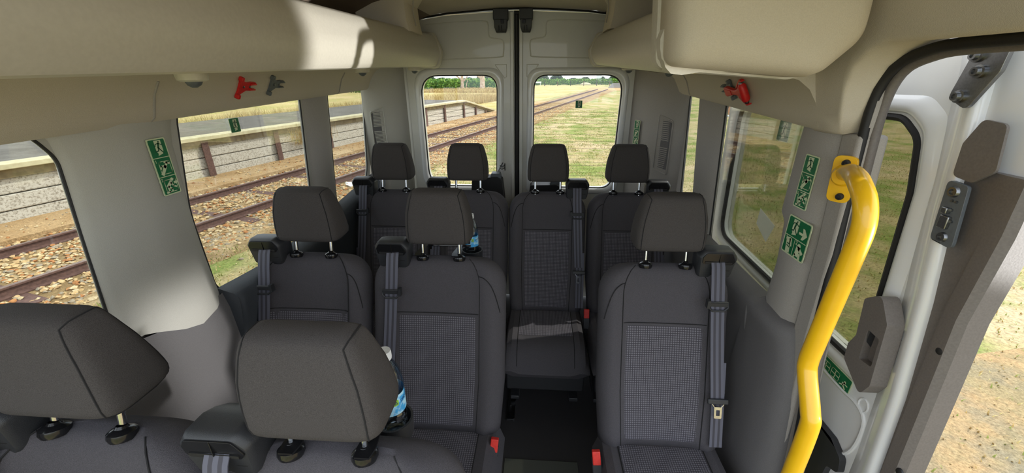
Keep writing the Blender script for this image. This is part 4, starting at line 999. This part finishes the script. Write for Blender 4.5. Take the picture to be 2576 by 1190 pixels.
def ground_mat(name, c1, c2, c3, s1, s2, bump=1.0, seed=0.0, m1=(.42, .58), m2=(.5, .62)):
    m = bpy.data.materials.new(name); m.use_nodes = True
    n = m.node_tree.nodes; l = m.node_tree.links.new; b = n['Principled BSDF']; b.inputs['Roughness'].default_value = 1.0; b.inputs['Specular IOR Level'].default_value = 0.05
    tcn = n.new('ShaderNodeTexCoord'); mpn = n.new('ShaderNodeMapping'); mpn.inputs['Location'].default_value = (seed, seed, 0); l(tcn.outputs['Object'], mpn.inputs[0])
    def nz_(s, d, r=.55):
        t = n.new('ShaderNodeTexNoise'); t.inputs['Scale'].default_value = s; t.inputs['Detail'].default_value = d; t.inputs['Roughness'].default_value = r; l(mpn.outputs[0], t.inputs['Vector']); return t
    def ramp(src, lo, hi, a, c):
        r = n.new('ShaderNodeValToRGB'); r.color_ramp.elements[0].position = lo; r.color_ramp.elements[1].position = hi; r.color_ramp.elements[0].color = a; r.color_ramp.elements[1].color = c; l(src.outputs[0], r.inputs[0]); return r
    B = (0, 0, 0, 1); W_ = (1, 1, 1, 1)
    f1 = ramp(nz_(s1, 6, .65), m1[0], m1[1], B, W_); f2 = ramp(nz_(s1 * .37, 5, .7), m2[0], m2[1], B, W_)
    fine = nz_(s2, 4, .75); fr = ramp(fine, .3, .7, (.55, .55, .55, 1), (1.25, 1.25, 1.25, 1))
    def mix(fac, a, c, mode='MIX'):
        x = n.new('ShaderNodeMix'); x.data_type = 'RGBA'; x.blend_type = mode
        if isinstance(fac, float): x.inputs[0].default_value = fac
        else: l(fac.outputs[0], x.inputs[0])
        for idx, v in ((6, a), (7, c)):
            if isinstance(v, tuple): x.inputs[idx].default_value = v
            else: l(v.outputs[2] if v.bl_idname == 'ShaderNodeMix' else v.outputs[0], x.inputs[idx])
        return x
    a = mix(f1, lin(c1), lin(c2)); a = mix(f2, a, lin(c3)); a = mix(1.0, a, fr, 'MULTIPLY')
    l(a.outputs[2], b.inputs['Base Color'])
    bp = n.new('ShaderNodeBump'); bp.inputs['Strength'].default_value = .7; bp.inputs['Distance'].default_value = .03 * bump; l(fine.outputs[0], bp.inputs['Height']); l(bp.outputs[0], b.inputs['Normal'])
    return m
GRASS = ground_mat('short_grass', (182, 166, 122), (134, 146, 80), (196, 176, 140), 1.1, 28)
DRY = ground_mat('dry_grass_field', (196, 176, 124), (176, 166, 104), (204, 184, 134), .5, 9, 2)
SAND = ground_mat('sandy_soil', (194, 164, 122), (182, 150, 108), (204, 178, 138), 2.0, 30)
GRAVEL = ground_mat('bare_gravel', (180, 152, 112), (160, 144, 108), (146, 136, 112), 2.5, 55, .6, 5.0)
BALL = ground_mat('ballast_bed', (166, 140, 100), (148, 124, 88), (182, 160, 122), 4, 40)
ASPH = ground_mat('asphalt', (118, 114, 107), (110, 106, 100), (126, 122, 115), 3, 120, .3)

# ground, falling away gently in the distance
bm = bmesh.new()
def gh(y): return GZ - (0 if y < 90 else (y - 90) * 0.016)
ys = [-30, -5, 10, 30, 60, 90, 130, 200, 330]
add_loft(bm, [[V((x, y, gh(y))) for x in (-260, -60, -20, 0, 20, 60, 260)] for y in ys], closed=False, cap=False)
tag(obj('ground', bm, GRASS, smooth=False), kind='structure')
def patch(name, pts, z, m, th=0.004, kind='structure'):
    bm = bmesh.new(); add_plate(bm, pts, [], lambda u, v: V((u, v, z)), (0, 0, th)); return tag(obj(name, bm, m, smooth=False), kind=kind)
def tpts(l): return [tuple(TP(a, p, 0))[:2] for a, p in l]
patch('gravel_apron', rpoly([(1.4, -6), (30, -6), (34, 5), (12, 5.0), (6.5, 3.6), (3.5, 2.9), (1.4, 2.2)], 1.2), GZ, GRAVEL, .006)
patch('sandy_ground', rpoly(tpts([(-10, -9.4), (28, -9.4), (36, -8.9), (36, -8.2), (-10, -8.2)]), .3), GZ, SAND, .10)
patch('dry_field', rpoly(tpts([(-12, -12.6), (20, -12.6), (26, -9.6), (90, -9.0), (90, -80), (-12, -60)]), .5), GZ, DRY, .02)
patch('sand_crossing', rpoly([(6.5, 62), (14.5, 62), (17.5, 80), (9, 78)], 2.0, 6), GZ, SAND, .03)
patch('road', [(11.5, 74), (16.5, 74), (30, 143), (24.0, 143)], GZ - .3, ASPH, .36)
# ballast shoulder
bm = bmesh.new(); prof = [(-8.75, GZ), (-8.3, -.585), (-7.9, -.572), (-5.95, -.572), (-5.6, -.585), (-4.9, GZ)]
add_loft(bm, [[TP(a, p + .08 * math.sin(a * 1.7 + p), z) for p, z in prof] for a in [-10 + k * 2 for k in range(40)]], closed=False, cap=False)
tag(obj('ballast_bed', bm, BALL, smooth='all'), kind='stuff')
# stones, thousands of small broken rocks
def stones(name, n, area, s0, s1, cols, seed, zf):
    r = random.Random(seed); bm = bmesh.new()
    base = [V(v).normalized() for v in ((1, 1, 1), (1, -1, -1), (-1, 1, -1), (-1, -1, 1), (0, 0, -1.2), (0, 1.1, 0), (1.1, 0, 0.1), (-1.0, 0.1, .2), (0, -1.1, .1), (0, 0, 1.1))]
    tmp = bmesh.new(); [tmp.verts.new(b) for b in base]; bmesh.ops.convex_hull(tmp, input=tmp.verts); tmp.verts.ensure_lookup_table(); tmp.verts.index_update()
    fidx = [[v.index for v in f.verts] for f in tmp.faces]; bv = [v.co.copy() for v in tmp.verts]; tmp.free()
    verts = []; faces = []; mi = []
    for _ in range(n):
        a, p = area(r); s = s0 + (s1 - s0) * r.random() ** 2; c = TP(a, p, zf(a, p) + s * .2); k = len(verts)
        ang = r.random() * PI; ca, sa = math.cos(ang), math.sin(ang); sx, sy, sz = s * r.uniform(.7, 1.2), s * r.uniform(.6, 1.1), s * r.uniform(.45, .8)
        for b in bv:
            j = r.uniform(.75, 1.2); x, y, z = b.x * sx * j, b.y * sy * j, b.z * sz * j
            verts.append((c.x + x * ca - y * sa, c.y + x * sa + y * ca, c.z + z))
        m_ = r.randrange(len(cols))
        for f in fidx: faces.append([k + i for i in f]); mi.append(m_)
    me = bpy.data.meshes.new(name); me.from_pydata(verts, [], faces); me.polygons.foreach_set('material_index', mi)
    for c in cols: me.materials.append(c)
    bm.free(); o = bpy.data.objects.new(name, me); COL.objects.link(o); return tag(o, kind='stuff')
STC = [mat('stone_%s' % nm, c, .95, col2=c2, scale=30) for nm, c, c2 in (('tan', (192, 164, 120), (174, 142, 98)), ('pale', (206, 188, 152), (188, 164, 122)), ('rust', (178, 126, 76), (158, 104, 60)), ('grey', (162, 150, 128), (144, 130, 108)), ('cream', (200, 176, 130), (184, 152, 102)))]
def ar(r):
    a = 1.2 + 29 * r.random() ** 1.25
    p = -8.35 + 3.1 * r.random()
    while abs(p + 7.65) < .09 or abs(p + 6.15) < .09 or (-8.1 < p < -5.7 and abs((a - .6 + .66) % 1.32 - .66) < .13 and r.random() < .8): a = 1.2 + 29 * r.random() ** 1.25; p = -8.35 + 3.1 * r.random()
    return a, p
stones('ballast_stones', 19000, ar, .020, .044, STC, 3, lambda a, p: -.570 if p < -5.9 else -.578 - (.02 * max(0, (p + 5.9)) / .6))
def ar2(r):
    a = 1.0 + 26 * r.random() ** 1.2; return a, (-5.3 + 1.1 * r.random() ** 2 if r.random() < .55 else -9.1 + .8 * r.random())
stones('scattered_stones', 2200, ar2, .012, .035, STC, 5, lambda a, p: GZ + .006 if p > -6 else GZ + .10)
# rails
RUST = mat('rusty_steel', (106, 78, 68), .8, col2=(84, 60, 52), scale=30); RTOP = mat('rail_head', (142, 122, 110), .45, 0.4, col2=(116, 94, 84), scale=14)
RS = [(x, z * .76) for x, z in [(-.065, -.155), (.065, -.155), (.065, -.140), (.012, -.122), (.009, -.04), (.034, -.028), (.034, -.004), (.028, 0), (-.028, 0), (-.034, -.004), (-.034, -.028), (-.009, -.04), (-.012, -.122), (-.065, -.140)]]
for p0, lab in ((-7.65, 'far rusty steel rail, next to the timber platform'), (-6.15, 'near rusty steel rail, next to the van')):
    bm = bmesh.new(); R = add_loft(bm, [[TP(a, p0 + x, -.45 + z) for x, z in RS] for a in (-10, 66)])
    bm.faces.ensure_lookup_table()
    for f in bm.faces:
        if f.calc_center_median().z > -.4505: f.material_index = 1
    tag(obj('rail', bm, [RUST, RTOP], smooth=False), lab, 'rail', 'railway rails')
bm = bmesh.new(); P_ = [TP(a, p, z) for a, p, z in ()]
def sleeper_mesh():
    bm = bmesh.new(); add_loft(bm, [[V((x, y, z)) for y, z in ((-.12, -.05), (-.085, 0), (.085, 0), (.12, -.05))] for x in (-1.2, -.95, .95, 1.2)])
    me = bpy.data.meshes.new('railway_sleeper'); bmesh.ops.recalc_face_normals(bm, faces=bm.faces); bm.to_mesh(me); bm.free(); me.materials.append(RUST); return me
sm = sleeper_mesh()
for k in range(26):
    o = bpy.data.objects.new('railway_sleeper', sm); COL.objects.link(o); o.location = TP(.6 + k * 1.32, -6.9, -.570); o.rotation_euler = (0, 0, math.atan2(RN.y, RN.x) + rnd.uniform(-.02, .02))
    tag(o, 'rusty steel sleeper lying across the ballast under the two rails', 'sleeper', 'sleepers under the rails')

# platform with timber retaining wall
TIMB = bpy.data.materials.new('weathered_timber'); TIMB.use_nodes = True
n_ = TIMB.node_tree.nodes; l_ = TIMB.node_tree.links.new; b_ = n_['Principled BSDF']; b_.inputs['Roughness'].default_value = .95
t_ = n_.new('ShaderNodeTexCoord'); m_ = n_.new('ShaderNodeMapping'); m_.inputs['Rotation'].default_value = (0, 0, -math.atan2(RD.y, RD.x)); m_.inputs['Scale'].default_value = (1.2, 14, 14)
q_ = n_.new('ShaderNodeTexNoise'); q_.inputs['Scale'].default_value = 2.2; q_.inputs['Detail'].default_value = 7; q_.inputs['Roughness'].default_value = .7
r_ = n_.new('ShaderNodeValToRGB'); e_ = r_.color_ramp.elements; e_[0].position = .30; e_[0].color = lin((104, 92, 78)); e_[1].position = .52; e_[1].color = lin((196, 190, 176)); e3 = e_.new(.42); e3.color = lin((162, 154, 138))
l_(t_.outputs['Object'], m_.inputs[0]); l_(m_.outputs[0], q_.inputs['Vector']); l_(q_.outputs[0], r_.inputs[0]); l_(r_.outputs[0], b_.inputs['Base Color'])
bp_ = n_.new('ShaderNodeBump'); bp_.inputs['Strength'].default_value = .5; bp_.inputs['Distance'].default_value = .02; l_(q_.outputs[0], bp_.inputs['Height']); l_(bp_.outputs[0], b_.inputs['Normal'])
CONC = mat('pale_concrete', (194, 186, 150), .95, col2=(176, 166, 132), scale=9, bump=.5, bscale=60)
OLIVE = mat('weathered_steel', (132, 116, 82), .85, col2=(104, 90, 64), scale=9)
WT = .38
plat = empty('railway_platform', TP(6, -10.8, GZ), 'raised asphalt railway platform with a weathered timber front beyond the rails', 'platform'); PO = -V(plat.location)
A1 = 20.4
bm = bmesh.new(); add_loft(bm, [[TP(a, p, z) + PO for p, z in ((-9.42, GZ), (-9.42, WT - .02), (-12.7, WT - .02), (-13.0, GZ))] for a in (-8, A1)])
obj('platform_fill', bm, SAND, plat, smooth=False)
bm = bmesh.new(); add_loft(bm, [[TP(a, p, z) + PO for p, z in ((-9.44, z0_), (-9.44, z1_), (-12.7, z1_), (-12.7, z0_))] for a, z0_, z1_ in ((-8, WT - .03, WT), (A1, WT - .03, WT), (25.4, GZ - .03, GZ + .02))]); obj('platform_surface', bm, ASPH, plat, smooth=False)
bm = bmesh.new(); add_loft(bm, [[TP(a, p, z + dz) + PO for p, z in ((-9.10, -.07), (-9.10, .012), (-9.46, .015), (-9.46, -.07))] for a, dz in ((-8, WT), (A1, WT), (25.4, GZ + .05))]); obj('coping', bm, CONC, plat, bevel=.01)
bm = bmesh.new(); add_loft(bm, [[TP(a, p, z + dz) + PO for p, z in ((-9.20, -.21), (-9.20, -.07), (-9.40, -.07), (-9.40, -.21))] for a, dz in ((-8, WT), (A1, WT), (25.0, GZ + .20))]); obj('edge_beam', bm, OLIVE, plat, smooth=False)
PA = [-6.6, -4.75, -2.9, -1.0, .9, 2.75, 4.6, 6.45, 8.35, 10.3, 12.2, 14.3, 16.3, 18.1, 20.3, 21.9, 23.4]
IB = [(-.075, 0), (.075, 0), (.075, -.015), (.010, -.018), (.010, -.10), (.075, -.103), (.075, -.118), (-.075, -.118), (-.075, -.103), (-.010, -.10), (-.010, -.018), (-.075, -.015)]
for i, a in enumerate(PA):
    zt = WT - .10 if a < A1 else WT - .10 - (a - A1) * .19
    bm = bmesh.new(); add_loft(bm, [[TP(a + u, -9.18 + v, z) + PO for u, v in IB] for z in (GZ, zt)]); obj('post', bm, RUST, plat, smooth=False)
    if i + 1 < len(PA):
        b = PA[i + 1]; bm = bmesh.new(); z = GZ + .02; k = 0
        zt2 = zt - .03
        while z < zt2 - .05 and k < 5:
            h_ = min(.245, zt2 - z); j0, j1 = rnd.uniform(-.012, .012), rnd.uniform(-.012, .012)
            zb_ = WT - .13 if b <= A1 else WT - .13 - (b - A1) * .19
            hb = min(h_, max(.01, zb_ - z))
            off = rnd.uniform(-.012, .012)
            add_loft(bm, [[TP(u, p + off, zz) + PO for p, zz in ((-9.27, z + .006), (-9.262, z + .02), (-9.262, z + q - .02), (-9.27, z + q - .006), (-9.40, z + q - .006), (-9.40, z + .006))] for u, q in ((a - .0, h_ + j0 * .4), (a + (b - a) * .3, h_ * .7 + hb * .3), (a + (b - a) * .7, h_ * .3 + hb * .7), (b, hb))])
            z += .25; k += 1
        obj('plank_panel', bm, TIMB, plat, smooth=False)

# grass tufts
def blades(name, n, area, h0, h1, mats, seed, wid=.012, zf=lambda a, p: GZ, lean=.35):
    r = random.Random(seed); verts = []; faces = []; mi = []
    for _ in range(n):
        a, p = area(r); h_ = r.uniform(h0, h1); c = TP(a, p, zf(a, p)); k = len(verts); t = r.random() * 2 * PI; lx, ly = math.cos(t) * lean * h_, math.sin(t) * lean * h_
        wx, wy = -math.sin(t) * wid, math.cos(t) * wid
        verts += [(c.x - wx, c.y - wy, c.z), (c.x + wx, c.y + wy, c.z), (c.x + wx * .6 + lx * .4, c.y + wy * .6 + ly * .4, c.z + h_ * .65), (c.x - wx * .6 + lx * .4, c.y - wy * .6 + ly * .4, c.z + h_ * .65), (c.x + lx, c.y + ly, c.z + h_)]
        m_ = r.randrange(len(mats)); faces += [(k, k + 1, k + 2, k + 3), (k + 3, k + 2, k + 4)]; mi += [m_, m_]
    me = bpy.data.meshes.new(name); me.from_pydata(verts, [], faces); me.polygons.foreach_set('material_index', mi)
    for c in mats: me.materials.append(c)
    o = bpy.data.objects.new(name, me); COL.objects.link(o); return tag(o, kind='stuff')
ST1 = mat('straw', (200, 180, 122), .95, scale=5); ST2 = mat('straw_brown', (178, 150, 94), .95, scale=5); GR1 = mat('grass_blade', (114, 142, 54), .9, scale=5); GR2 = mat('grass_blade_olive', (142, 148, 74), .9, scale=5)
blades('tall_dry_grass', 42000, lambda r: (3 + 34 * r.random(), -13.1 - 5.5 * r.random() ** 1.2), .35, .85, [ST1, ST1, ST2], 11, .013)
blades('dry_field_grass', 16000, lambda r: (52 + 14 * r.random() - 0, -40 + 22 * r.random()), .2, .42, [ST1, ST2], 12, .05)
def tuft(r, c=[0, 0, 0]):
    if c[2] <= 0: c[0] = 2 + 26 * r.random() ** 1.3; c[1] = -5.1 + 4.8 * r.random(); c[2] = 25
    c[2] -= 1; return c[0] + r.gauss(0, .10), c[1] + r.gauss(0, .10)
blades('green_grass_tufts', 26000, tuft, .02, .05, [GR1, GR2, GR2, ST1], 13, .006, lambda a, p: GZ + .002, .6)
def near_r(r):
    return (1.2 + 14 * r.random() ** 1.2, -5 + 18 * r.random())
blades('short_dry_grass', 45000, near_r, .010, .035, [ST1, ST2, GR2], 14, .006, lambda a, p: GZ + .002, .9)
blades('wall_weeds', 500, lambda r: (9.5 + r.gauss(0, .35), -9.16 + .1 * r.random()), .15, .45, [ST1, ST2], 15, .006, lambda a, p: GZ + .4 + .25 * rnd.random(), .7)

# vineyard rows
VG = [mat('vine_leaf', (104, 152, 50), .7, scale=3), mat('vine_leaf_dark', (70, 116, 38), .7, scale=3), mat('vine_leaf_light', (140, 178, 72), .7, scale=3)]
def leaf_cloud(name, n, fn, size, mats, seed):
    r = random.Random(seed); verts = []; faces = []; mi = []
    for _ in range(n):
        c = fn(r); k = len(verts); s = size * r.uniform(.6, 1.3)
        u = V((r.gauss(0, 1), r.gauss(0, 1), r.gauss(0, 1))).normalized(); v = u.orthogonal().normalized(); v = (v * math.cos(r.random() * 6) + u.cross(v) * math.sin(r.random() * 6)).normalized()
        verts += [tuple(c - u * s * .5), tuple(c + v * s * .45), tuple(c + u * s * .6), tuple(c - v * s * .45)]; faces.append((k, k + 1, k + 2, k + 3)); mi.append(r.randrange(len(mats)))
    me = bpy.data.meshes.new(name); me.from_pydata(verts, [], faces); me.polygons.foreach_set('material_index', mi)
    for c in mats: me.materials.append(c)
    return me
def vfn(r):
    x = r.uniform(-22, 22); b = .25 * math.sin(x * 1.3) + .2 * math.sin(x * 3.1 + 1)
    t = r.random() * 2 * PI; rad = math.sqrt(r.random()); return V((x, math.cos(t) * .55 * rad, 0.84 + b * .3 + math.sin(t) * .78 * rad))
vme = leaf_cloud('vine_foliage', 9000, vfn, .26, VG, 21)
VW = mat('vine_wood', (110, 90, 70), .9, scale=10)
def vine_row(x, y, rz, label):
    e = empty('vine_row', (x, y, gh(y)), label, 'vine row', 'vineyard rows', rz)
    o = bpy.data.objects.new('foliage', vme); COL.objects.link(o); o.parent = e
    bm = bmesh.new()
    for k in range(12): add_tube(bm, [(-20 + k * 3.6, 0, 0), (-20 + k * 3.6, .05, .6)], .04, 5)
    add_tube(bm, [(-21.5, 0, 1.05), (21.5, 0, 1.05)], .015, 4); t = obj('trellis', bm, VW, e); t['kind'] = 'stuff'
    return e
ROWS = [(-44, 57), (-39, 62), (-35.5, 66), (-32, 70), (-30, 75), (-28, 81), (-26, 89), (-26, 98)]
nm = ['nearest', 'second', 'third', 'fourth', 'fifth', 'sixth', 'seventh', 'farthest']
for (x, y), w_ in zip(ROWS, nm): vine_row(x, y, .12, '%s green vine row beyond the platform, seen through the left rear door window' % w_)
for (x, y), w_ in zip([(14, 116), (14, 124), (15, 133), (17, 143), (44, 150)], nm): vine_row(x, y, .03, '%s green vine row behind the fence, seen through the right rear door window' % w_)
# distant tree belt
TG = [mat('far_tree_leaf', (88, 108, 84), .9, scale=1), mat('far_tree_leaf_dark', (66, 86, 66), .9, scale=1)]
def tfn(r):
    t = r.random() * 2 * PI; z = r.random(); rad = math.sqrt(r.random()) * max(.1, 1 - (z - .45) ** 2 * 1.8); return V((math.cos(t) * 3.9 * rad, math.sin(t) * 3.9 * rad, .8 + z * 3.6))
tme = leaf_cloud('tree_crown', 1500, tfn, 1.2, TG, 31)
bm = bmesh.new(); add_tube(bm, [(0, 0, 0), (.1, 0, 1.8)], .3, 6); trk = bpy.data.meshes.new('trunk'); bm.to_mesh(trk); bm.free(); trk.materials.append(VW)
for k in range(34):
    x = -150 + k * 9.4 + rnd.uniform(-.4, .4); y = 275 + rnd.uniform(-8, 8); s = rnd.uniform(.65, 1.15)
    e = empty('distant_tree', (x, y, gh(y)), 'small dark green tree in the far tree belt on the horizon', 'tree', 'trees on the horizon'); e.scale = (s, s, s)
    for nme, me in (('crown', tme), ('trunk', trk)):
        o = bpy.data.objects.new(nme, me); COL.objects.link(o); o.parent = e
# two gum trees
BARK = mat('pale_bark', (208, 188, 164), .85, col2=(172, 140, 110), scale=3, detail=5); LEAFG = [mat('gum_leaf', (120, 138, 88), .8, scale=3), mat('gum_leaf_dark', (92, 112, 66), .8, scale=3)]
def gum(x, y, r0, label, seed, forks):
    e = empty('gum_tree', (x, y, GZ), label, 'tree', 'gum trees behind the platform'); r = random.Random(seed)
    bm = bmesh.new(); add_tube(bm, [(0, 0, -.05), (.0, 0, .3), (.05, 0, 2), (-.05, .1, 4.5), (.2, 0, 7)], [r0 * 1.35, r0, r0 * .85, r0 * .75, r0 * .55], 12); obj('trunk', bm, BARK, e)
    for pts, rr in forks:
        bm = bmesh.new(); add_tube(bm, smooth_path(pts, 4), [rr * (1 - .6 * k / (4 * (len(pts) - 1))) for k in range(4 * (len(pts) - 1) + 1)], 8); obj('branch', bm, BARK, e)
    me = leaf_cloud('crown', 3500, lambda q: V((q.uniform(-1.2, 1.2), q.uniform(-1.2, 1.2), 8.5 + q.gauss(0, 1.1))), .5, LEAFG, seed); o = bpy.data.objects.new('crown', me); COL.objects.link(o); o.parent = e
gum(-9.5, 68.5, .42, 'thick pale gum tree trunk, right of the two behind the platform', 41, [([(0, 0, 2.4), (-1.0, 0, 3.4), (-1.6, 0, 4.4)], .22), ([(-.1, 0, 1.7), (-1.0, 0, 2.4), (-1.7, .1, 3.4)], .2)])
gum(-12.9, 69.0, .26, 'thin forked brown gum tree, left of the two behind the platform', 42, [([(0, 0, 1.5), (-.9, 0, 2.2), (-1.5, 0, 2.9)], .13), ([(.1, 0, 1.2), (.8, 0, 1.9), (1.3, 0, 3.2)], .12), ([(.6, 0, .0), (.75, 0, .9), (1.0, 0, 1.6)], .08)])
# wire fence, white structures
fe = empty('wire_fence', (4, 88, GZ), 'low wire fence with dark posts in front of the far vineyard', 'fence')
for k in range(9):
    x = -6 + k * 2.7; hh_ = 1.25 if k % 2 else .95
    bm = bmesh.new(); add_box(bm, (x, (.0) + k * .3, hh_ / 2), (.13, .13, hh_)); obj('fence_post', bm, RUBBER if k % 2 else VW, fe, smooth=False)
bm = bmesh.new()
for z in (.45, .8): add_tube(bm, [(-6, 0, z), (15.6, 2.4, z)], .012, 4)
obj('fence_wire', bm, STEEL, fe)
e = empty('white_tower', (15.6, 118, gh(118)), 'small white upright tower standing in the vineyard near the road', 'tower')
bm = bmesh.new(); add_box(bm, (0, 0, 1.55), (1.3, 1.3, 1.7)); obj('tower_box', bm, WHITEP, e, bevel=.05)
for s in (-1, 1):
    bm = bmesh.new(); add_box(bm, (s * .5, 0, .35), (.12, 1.0, .75)); obj('tower_leg', bm, WHITEP, e)
e = empty('white_barrier', (-1.3, 100, gh(100)), 'low white barrier at the left edge of the far vineyard', 'barrier')
bm = bmesh.new(); add_box(bm, (0, 0, .75), (2.6, .15, .35)); obj('barrier_rail', bm, WHITEP, e)
for s in (-1, 1):
    bm = bmesh.new(); add_box(bm, (s * 1.1, 0, .3), (.12, .12, .6)); obj('barrier_post', bm, WHITEP, e)
bm = bmesh.new(); add_lathe(bm, [(1.6, 0), (1.3, .35), (.8, .55), (.2, .62), (0, .62)], (0, 0, 0), seg=16); o = obj('sand_mound', bm, CONC, smooth='all'); o.location = (11.5, 112, gh(112)); tag(o, 'pale low mound in front of the far vineyard', 'mound')
# plastic bag by the rails
bm = bmesh.new(); bmesh.ops.create_icosphere(bm, subdivisions=3, radius=1)
for v in bm.verts:
    d = mnoise.noise(v.co * 2.3); v.co = V((v.co.x * (.30 + .12 * d), v.co.y * (.16 + .08 * d), max(-.02, v.co.z * (.05 + .05 * d))))
o = obj('plastic_bag', bm, PAPER, smooth=False); o.location = (-3.75, 8.15, GZ + .03); tag(o, 'crumpled white plastic bag on the grass beside the near rail', 'bag')

# ------------------------------------------------------------------ person walking on the grass, far right
SKIN = mat('skin', (198, 150, 120), .6, scale=20); SHIRT = mat('dark_shirt', (52, 54, 62), .9, scale=50); SHORT = mat('dark_shorts', (60, 62, 72), .9, scale=50)
def skin_mesh(name, verts, edges, radii, m, parent, root=0, sub=2):
    me = bpy.data.meshes.new(name); me.from_pydata(verts, edges, []); me.materials.append(m); o = bpy.data.objects.new(name, me); COL.objects.link(o); o.parent = parent
    o.modifiers.new('skin', 'SKIN'); 
    for i, r in enumerate(radii):
        sv = me.skin_vertices[0].data[i]; sv.radius = (r, r) if not isinstance(r, tuple) else r; sv.use_root = (i == root)
    o.modifiers['skin'].use_smooth_shade = True
    s = o.modifiers.new('sub', 'SUBSURF'); s.levels = sub; s.render_levels = sub; return o
e = empty('person', (10.42, 23.6, GZ), 'person with bare legs and white shoes walking on the grass, seen through the right window', 'person', rz=.9)
vs = [(0, 0, .92), (0, 0, 1.08), (0, .01, 1.25), (0, 0, 1.42), (0, 0, 1.50), (0, -.02, 1.60), (0, -.02, 1.70),
      (-.10, 0, .88), (-.11, -.10, .50), (-.11, .10, .09), (-.11, .0, .05),
      (.10, 0, .88), (.11, .06, .49), (.11, -.02, .09), (.11, -.12, .05),
      (-.18, 0, 1.40), (-.24, .06, 1.13), (-.24, -.05, .90), (-.24, -.08, .83), (.18, 0, 1.40), (.24, -.05, 1.13), (.24, -.18, .93), (.24, -.22, .87)]
es = [(0, 1), (1, 2), (2, 3), (3, 4), (4, 5), (5, 6), (0, 7), (7, 8), (8, 9), (9, 10), (0, 11), (11, 12), (12, 13), (13, 14), (3, 15), (15, 16), (16, 17), (17, 18), (3, 19), (19, 20), (20, 21), (21, 22)]
rr = [.13, .12, .13, .09, .055, .09, .085, .085, .058, .04, .035, .085, .058, .04, .035, .05, .042, .032, .03, .05, .042, .032, .03]
body = skin_mesh('body', vs, es, rr, SKIN, e)
for s in (-1, 1):
    base = V((s * .24, -.08 if s < 0 else -.22, .83 if s < 0 else .87))
    v5 = [tuple(base)]; e5 = []; r5 = [.026]
    for k, (dx, ln) in enumerate(((-.024, .075), (-.008, .085), (.009, .08), (.024, .065))):
        i0 = len(v5); v5 += [tuple(base + V((0, dx, -.05))), tuple(base + V((s * -.01, dx * 1.1, -.05 - ln * .5))), tuple(base + V((s * -.03, dx * 1.1, -.05 - ln)))]; e5 += [(0, i0), (i0, i0 + 1), (i0 + 1, i0 + 2)]; r5 += [.010, .009, .008]
    i0 = len(v5); v5 += [tuple(base + V((0, -.035, -.02))), tuple(base + V((s * -.01, -.055, -.055)))]; e5 += [(0, i0), (i0, i0 + 1)]; r5 += [.011, .009]
    skin_mesh('hand', v5, e5, r5, SKIN, body, 0, 1)
sh_ = skin_mesh('shirt', [(0, 0, .98), (0, 0, 1.12), (0, .01, 1.27), (0, 0, 1.42), (-.18, 0, 1.40), (-.22, .03, 1.24), (.18, 0, 1.40), (.22, -.03, 1.24)], [(0, 1), (1, 2), (2, 3), (3, 4), (4, 5), (3, 6), (6, 7)], [.145, .135, .145, .105, .065, .06, .065, .06], SHIRT, e)
skin_mesh('shorts', [(0, 0, 1.0), (0, 0, .90), (-.10, -.01, .82), (-.108, -.05, .60), (.10, .01, .82), (.108, .04, .60)], [(0, 1), (1, 2), (2, 3), (1, 4), (4, 5)], [.14, .14, .10, .09, .10, .09], SHORT, e)
bm = bmesh.new(); bmesh.ops.create_uvsphere(bm, u_segments=20, v_segments=14, radius=1)
for v in bm.verts:
    x, y, z = v.co; v.co = V((x * .078, y * .098 - .02 - (.012 if z < -.3 and y < 0 else 0), z * .118 + 1.69))
obj('head', bm, SKIN, body, smooth='all')
bm = bmesh.new(); bmesh.ops.create_uvsphere(bm, u_segments=20, v_segments=14, radius=1)
for v in bm.verts: x, y, z = v.co; v.co = V((x * .086, y * .104 + .002, z * .11 + 1.715))
bmesh.ops.delete(bm, geom=[v for v in bm.verts if v.co.y < -.03 and v.co.z < 1.75 or v.co.z < 1.64], context='VERTS'); obj('hair', bm, VW, e, smooth='all')
bm = bmesh.new(); add_lathe(bm, [(.012, -.0), (.014, .01), (.006, .035), (0, .04)], (0, -.125, 1.665), V((0, .2, 1)), 8)
for s in (-1, 1): add_lathe(bm, [(0, .01), (.014, .006), (.018, -.006), (0, -.01)], (s * .08, -.015, 1.69), V((s, 0, 0)), 10)
obj('nose_and_ears', bm, SKIN, body)
bm = bmesh.new()
for s in (-1, 1): add_lathe(bm, [(0, .004), (.008, .002), (.010, -.004)], (s * .03, -.114, 1.70), V((0, -1, 0)), 10)
add_tube(bm, [(-.02, -.118, 1.632), (0, -.124, 1.629), (.02, -.118, 1.632)], .004, 6); obj('eyes_and_mouth', bm, RUST, body)
for s, x, y in ((-1, -.11, .07), (1, .11, -.06)):
    bm = bmesh.new(); add_loft(bm, [[V((x + a * k, yy, z * h_)) for a, z in ((-.05, 0), (.05, 0), (.048, .05), (.025, .09), (-.025, .09), (-.048, .05))] for yy, k, h_ in ((y + .09, .6, .8), (y + .07, .85, 1.05), (y - .02, .9, 1.0), (y - .12, 1.0, .7), (y - .17, .7, .45))]); obj('shoe', bm, WHITEP, e, bevel=.008)

# ------------------------------------------------------------------ tidy
for o in list(bpy.data.objects):
    if o.type == 'MESH' and len(o.data.vertices) == 0: bpy.data.objects.remove(o)
